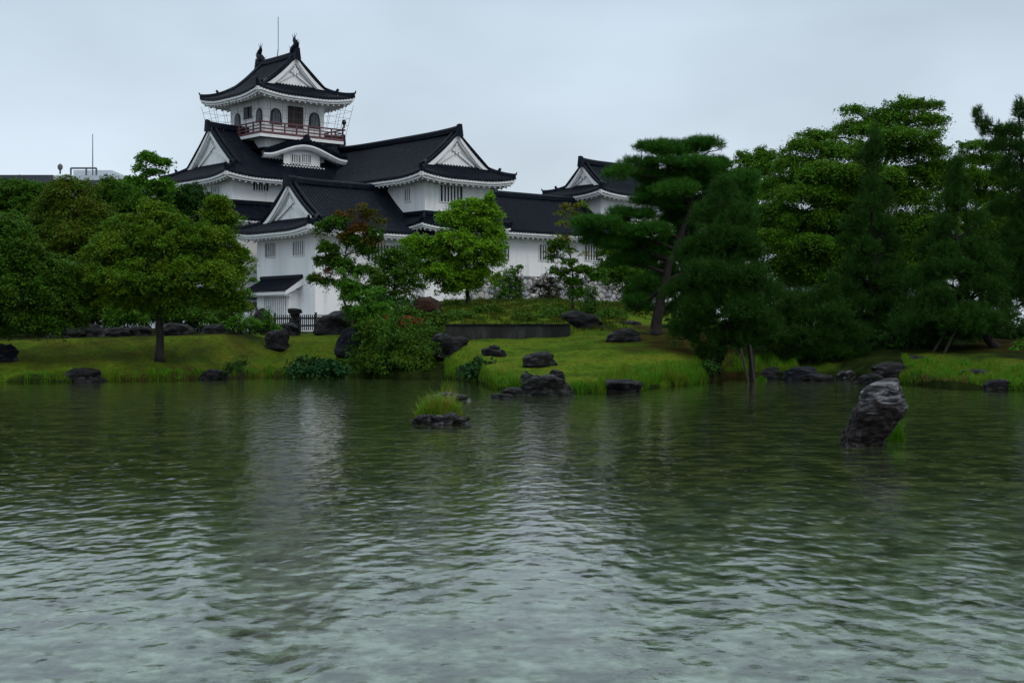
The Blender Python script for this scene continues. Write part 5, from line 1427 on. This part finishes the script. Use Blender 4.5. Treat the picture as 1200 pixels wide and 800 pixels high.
# props under the pines
for i, (a, b, Y, lb) in enumerate([((885, 442), (868, 408), 50.5, 'left wooden prop under the shaggy pine at the water'), ((888, 442), (879, 404), 50.6, 'right wooden prop under the shaggy pine at the water'),
                                   ((1106, 424), (1121, 384), 53.5, 'slanting wooden prop under the leaning pine on the right bank'), ((1093, 420), (1106, 392), 54.2, 'short wooden prop left of the leaning pine')]):
    m = MB(); g = ground_at(a[0], Y); m.tube([g, at(b[0], b[1], Y)], [.05, .045], 7)
    tag(m.build('support_pole', M['pole'], None, origin=g), lb, 'support pole', 'props under the pines')

# ------------------------------------------------------------------ shrubs
bush('evergreen_shrub', 'large dark green shrub hanging over the water in the middle of the shore', 'shrub', [(450, 400, 34, 22, 0), (430, 420, 26, 18, -.3), (475, 405, 30, 22, .1), (495, 415, 20, 18, .1), (460, 425, 38, 15, -.5), (485, 428, 24, 12, -.4), (440, 385, 24, 14, .2)], 55.6, 'maple_dark', 301, base=460, leaf=.09, dens=7, group='shrubs along the shore')
bush('evergreen_shrub', 'mid green shrub with red blossoms behind the dark waterside shrub', 'shrub', [(470, 380, 24, 12, 0), (445, 370, 20, 10, .1), (490, 385, 18, 12, 0), (506, 392, 14, 12, -.2)], 60, 'green', 302, base=470, leaf=.09)
rng = np.random.default_rng(77)
P = np.concatenate([c + unit(rng.normal(size=(n_, 3))) * r * .95 for (c, r), n_ in zip(px_blobs([(478, 375, 11, 5, -.6), (445, 372, 9, 6, -.6), (491, 377, 7, 4, -.6), (468, 382, 8, 4, -.6)], 60), (70, 40, 34, 20))])
V, Fa = leaf_quads(P, unit(rng.normal(size=P.shape) + [0, -1, 0]), .085, .8, rng)
tag(build('red_flowers', V, Fa, M['flower'], origin=(0, 0, 0)), 'red blossoms scattered over the shrub behind the waterside bush', 'flowers', kind='stuff')
bush('round_shrub', 'small round dark shrub at the shore under the left lawn', 'shrub', [(274, 431, 13, 8, 0), (283, 426, 9, 7, .1), (266, 436, 8, 6, 0)], 52.3, 'shade', 303, leaf=.08, spray=.18, group='shrubs along the shore')
bush('broad_leaf_plant', 'spreading clump of big blue green leaves at the shore', 'plant', [(362, 426, 20, 8, 0), (385, 430, 20, 8, -.2), (350, 432, 16, 7, -.2), (400, 435, 16, 5, -.2), (372, 435, 26, 6, -.4)], 53.6, 'fern', 304, base=372, leaf=.15, aspect=.6, dens=6, spray=.3, per=18, group='shrubs along the shore')
bush('broad_leaf_plant', 'clump of big leaves at the shore right of the dark shrub', 'plant', [(562, 427, 14, 8, 0), (545, 434, 14, 6, -.1), (575, 432, 12, 8, 0), (556, 437, 14, 4, -.2)], 49.5, 'fern', 305, base=560, leaf=.14, aspect=.6, dens=6, spray=.28, per=16, group='shrubs along the shore')
bush('conical_shrub', 'small cone shaped shrub by the end of the retaining wall', 'shrub', [(692, 342, 8, 10, 0), (691, 356, 13, 11, .1), (692, 370, 17, 12, 0), (690, 382, 17, 8, -.1)], 63, 'green', 306, leaf=.085, spray=.2, dens=8)
bush('leafy_shrub', 'upright green shrub in front of the stone wall under the bright tree', 'shrub', [(600, 322, 9, 9, 0), (590, 334, 13, 11, 0), (606, 338, 9, 12, .1), (596, 347, 17, 8, 0), (609, 314, 4, 6, 0)], 78, 'green', 307, leaf=.11)
bush('purple_shrub', 'dull purple leaved shrub against the rough stone wall', 'shrub', [(641, 328, 10, 8, 0), (634, 340, 12, 9, .1), (650, 340, 11, 10, 0), (642, 350, 17, 6, 0)], 82, 'purple', 308, leaf=.11, dens=4.5)
bush('rusty_shrub', 'rust orange shrub behind the left boulders before the white wall', 'shrub', [(290, 360, 16, 6, 0), (270, 362, 16, 6, .2)], 68, 'rust', 309, leaf=.09, base=285, dens=6)
bush('leafy_shrub', 'spiky bright green shrub left of the stone post', 'shrub', [(315, 372, 7, 11, 0), (308, 383, 12, 8, 0), (322, 384, 8, 7, .1)], 62.6, 'fresh', 310, leaf=.10, spray=.18, base=314)
bush('leafy_shrub', 'low green shrub right of the reddish tree under the white wall', 'shrub', [(462, 356, 26, 10, 0), (440, 352, 14, 8, .1), (484, 358, 14, 12, .1)], 66.5, 'shade', 311, leaf=.1, base=462)
for i, (px, py, w, h, Y, mt, lb) in enumerate([
    (60, 366, 40, 12, 62, 'green', 'low shrub at the far left of the planting behind the left lawn'),
    (105, 360, 32, 12, 64, 'olive', 'brownish low shrub left in the planting behind the left lawn'),
    (146, 368, 26, 13, 62.5, 'fresh', 'light green low shrub left of the maple trunk behind the lawn'),
    (180, 362, 26, 11, 65, 'maple_dark', 'dark low shrub behind the maple trunk'),
    (222, 366, 24, 9, 63, 'green', 'mid green low shrub right of the maple trunk behind the lawn'),
    (255, 372, 20, 11, 62.4, 'green', 'low shrub behind the leaning boulder at the end of the row'),
    (284, 378, 22, 10, 62, 'fresh', 'low spreading shrub left of the spiky one'),
    (20, 352, 44, 22, 63, 'shade', 'dark shrub under the left edge trees')]):
    bush('low_shrub', lb, 'shrub', [(px, py, w, h, 0), (px - w * .5, py + h * .4, w * .6, h * .7, -.2), (px + w * .5, py + h * .3, w * .6, h * .8, .2)], Y, mt, 320 + i, leaf=.10, dens=5.5, group='low planting behind the left lawn')
for i, (px, py, w, h, Y, mt, lb) in enumerate([
    (800, 385, 30, 16, 64, 'shade', 'dark shrub behind the trunk of the big pine'),
    (880, 372, 40, 30, 68, 'shade', 'dark shrub behind the shaggy pine'),
    (920, 368, 26, 10, 67, 'shade', 'low clipped shrub under the layered tree at left'),
    (985, 360, 22, 22, 66, 'shade', 'rounded shrub left of the layered tree trunk'),
    (1060, 372, 36, 26, 66, 'shade', 'dark shrub right of the layered tree trunk'),
    (1120, 385, 40, 20, 62, 'shade', 'dark shrub behind the leaning pine trunk'),
    (1190, 390, 40, 26, 62, 'shade', 'dark shrub at the foot of the edge pine'),
    (1015, 405, 44, 18, 58, 'shade', 'low dark shrub under the spired pine'),
    (1070, 400, 36, 14, 57, 'shade', 'low dark shrub under the left arms of the leaning pine'),
    (1196, 408, 12, 12, 54, 'fresh', 'small bright shrub at the right edge on the bank'),
    (830, 428, 14, 8, 50, 'shade', 'low dark plant on the bare bank beside the small dark post')]):
    bush('dark_shrub' if mt == 'shade' else 'low_shrub', lb, 'shrub', [(px, py, w, h, 0), (px - w * .5, py + h * .3, w * .6, h * .8, -.3), (px + w * .5, py + h * .3, w * .6, h * .8, .3)], Y, mt, 340 + i, leaf=.12, dens=5, group='shrubs under the right pines')
bush('rusty_shrub', 'rust red clipped shrub under the layered tree', 'shrub', [(944, 363, 22, 5, 0), (925, 364, 14, 4, 0)], 65, 'rust', 360, leaf=.1, base=940)
bush('clipped_hedge', 'low brownish hedge along the foot of the stone wall', 'hedge', [(x, 356, 14, 4, (x - 670) * .02) for x in range(612, 748, 16)], 84, 'olive', 361, leaf=.11, base=680, stems=3, dens=5)

# ------------------------------------------------------------------ grasses
def stuff(o, label, cat='grass'): return tag(o, label, cat, kind='stuff')
stuff(grass_area('shore_grass', 700, 830, .0, 3.0, 12000, .27, .010, 'grass', 401, 1.4), 'tall bright grass at the right end of the lawn by the water')
stuff(grass_area('shore_grass', 575, 715, -.1, 1.0, 8000, .13, .009, 'grass', 402, 1.4), 'short grass fringe along the front edge of the lawn')
stuff(grass_area('shore_grass', 520, 600, .0, 2.2, 6000, .24, .009, 'grass', 403, 1.2), 'grass between the big leaved plants and the wet boulder')
stuff(grass_area('bank_grass', 1055, 1215, .0, 5.0, 22000, .19, .010, 'grass', 404, 1.1), 'bright tufted grass on the right bank')
stuff(grass_area('dry_grass', 1060, 1130, -.05, .5, 900, .16, .010, 'drygrass', 405), 'dry brown grass at the foot of the right bank')
stuff(grass_area('bank_grass', 850, 935, .3, 3.2, 6000, .22, .010, 'grass', 406), 'grass in the shade behind the wooden props')
stuff(grass_area('shore_grass', 30, 425, -.1, .9, 14000, .15, .009, 'grass', 407), 'short grass fringe along the left lawn shore')
stuff(grass_area('terrace_grass', 520, 735, 0, 0, 26000, .24, .012, 'slope', 408, ya=(60.6, 82), lean=.6), 'rough grass on the slope above the retaining wall')
stuff(grass_area('lawn_blades', 30, 420, 0, 0, 15000, .045, .009, 'lawngrass', 409, ya=(50, 60)), 'short blades of the left lawn')
stuff(grass_area('lawn_blades', 530, 830, 0, 0, 60000, .04, .009, 'lawngrass', 410, ya=(42, 59.5)), 'short blades of the right lawn')
def tuft(name, label, px, py, wpx, n, h, mat, seed, zoff=.1, w=.006, dep=.6, lean=.5):
    rng = np.random.default_rng(seed); c = whit(px, py); r = wpx * c[1] / F / 2
    a = rng.uniform(0, 2 * np.pi, n); q = np.sqrt(rng.uniform(size=n)) * r
    P = np.stack([c[0] + np.cos(a) * q, c[1] + .25 + np.sin(a) * q * dep, np.full(n, zoff) - .1 * (q / r)], 1)
    V, Fa = blades(P, h * (.35 + .8 * np.sqrt(1 - (q / r) ** 2 + .001)), w, rng, lean); return tag(build(name, V, Fa, M[mat], origin=tuple(c)), label, 'grass tuft')
tuft('grass_tuft', 'yellow green tuft of grass growing on the small stone in the pond', 514, 494, 56, 1500, .38, 'islet', 420, .12, .008, lean=.75)
tuft('grass_tuft', 'thin weeds growing behind the grassy stone in the pond', 524, 470, 26, 120, .55, 'islet', 421, .02, .005, lean=.35)
tuft('grass_tuft', 'green weeds at the right foot of the tall leaning rock', 1055, 518, 20, 260, .36, 'grass', 422, .0, .006)
tuft('grass_tuft', 'small tuft of grass in the water by the wooden props', 893, 446, 18, 260, .2, 'grass', 423, -.03, .008)
tuft('grass_tuft', 'weeds on the left stone of the wet boulder group', 604, 462, 22, 240, .35, 'grass', 424, .22, .008)

# planting that closes the view under the trees
for i, (px, py, w, h, Y, mt, lb) in enumerate([
    (-20, 365, 46, 30, 68, 'shade', 'dark shrub filling the gap at the far left edge'),
    (50, 345, 46, 24, 70, 'shade', 'dark tall shrub behind the brownish low shrub'),
    (120, 348, 44, 22, 71, 'shade', 'dark tall shrub under the olive tree'),
    (185, 345, 42, 22, 72, 'shade', 'dark tall shrub behind the maple trunk'),
    (245, 352, 30, 16, 71, 'shade', 'dark tall shrub left of the rust orange shrub'),
    (440, 362, 26, 12, 64, 'maple_dark', 'dark shrub at the right of the big black boulder'),
    (478, 366, 24, 12, 63, 'maple_dark', 'dark shrub below the rust coloured boulder'),
    (516, 372, 18, 12, 62.5, 'maple_dark', 'dark shrub at the left end of the retaining wall')]):
    py, h = py + 8, h * 1.3
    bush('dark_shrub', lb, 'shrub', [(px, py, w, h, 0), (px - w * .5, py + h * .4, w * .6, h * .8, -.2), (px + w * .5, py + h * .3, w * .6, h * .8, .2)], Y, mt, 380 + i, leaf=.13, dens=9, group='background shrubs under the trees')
for i, (px, py, w, h, Y, mt, lb) in enumerate([
    (540, 368, 16, 6, 63, 'green', 'leafy clump above the left part of the retaining wall'),
    (572, 362, 18, 5, 66, 'maple_dark', 'dark clump on the slope under the bright tree'),
    (612, 372, 16, 6, 62.5, 'maple_dark', 'dark clump above the middle of the retaining wall'),
    (648, 366, 16, 6, 64, 'green', 'green clump on the slope left of the sloping boulder'),
    (622, 361, 14, 4, 68, 'olive', 'yellowish clump high on the slope before the stone wall'),
    (716, 366, 16, 6, 66, 'green', 'green clump right of the cone shaped shrub')]):
    bush('ground_cover_clump', lb, 'plant', [(px, py, w, h, 0), (px + w * .6, py + 2, w * .5, h * .7, .2)], Y, mt, 395 + i, leaf=.10, dens=6, spray=.2, group='clumps on the slope', stems=3)
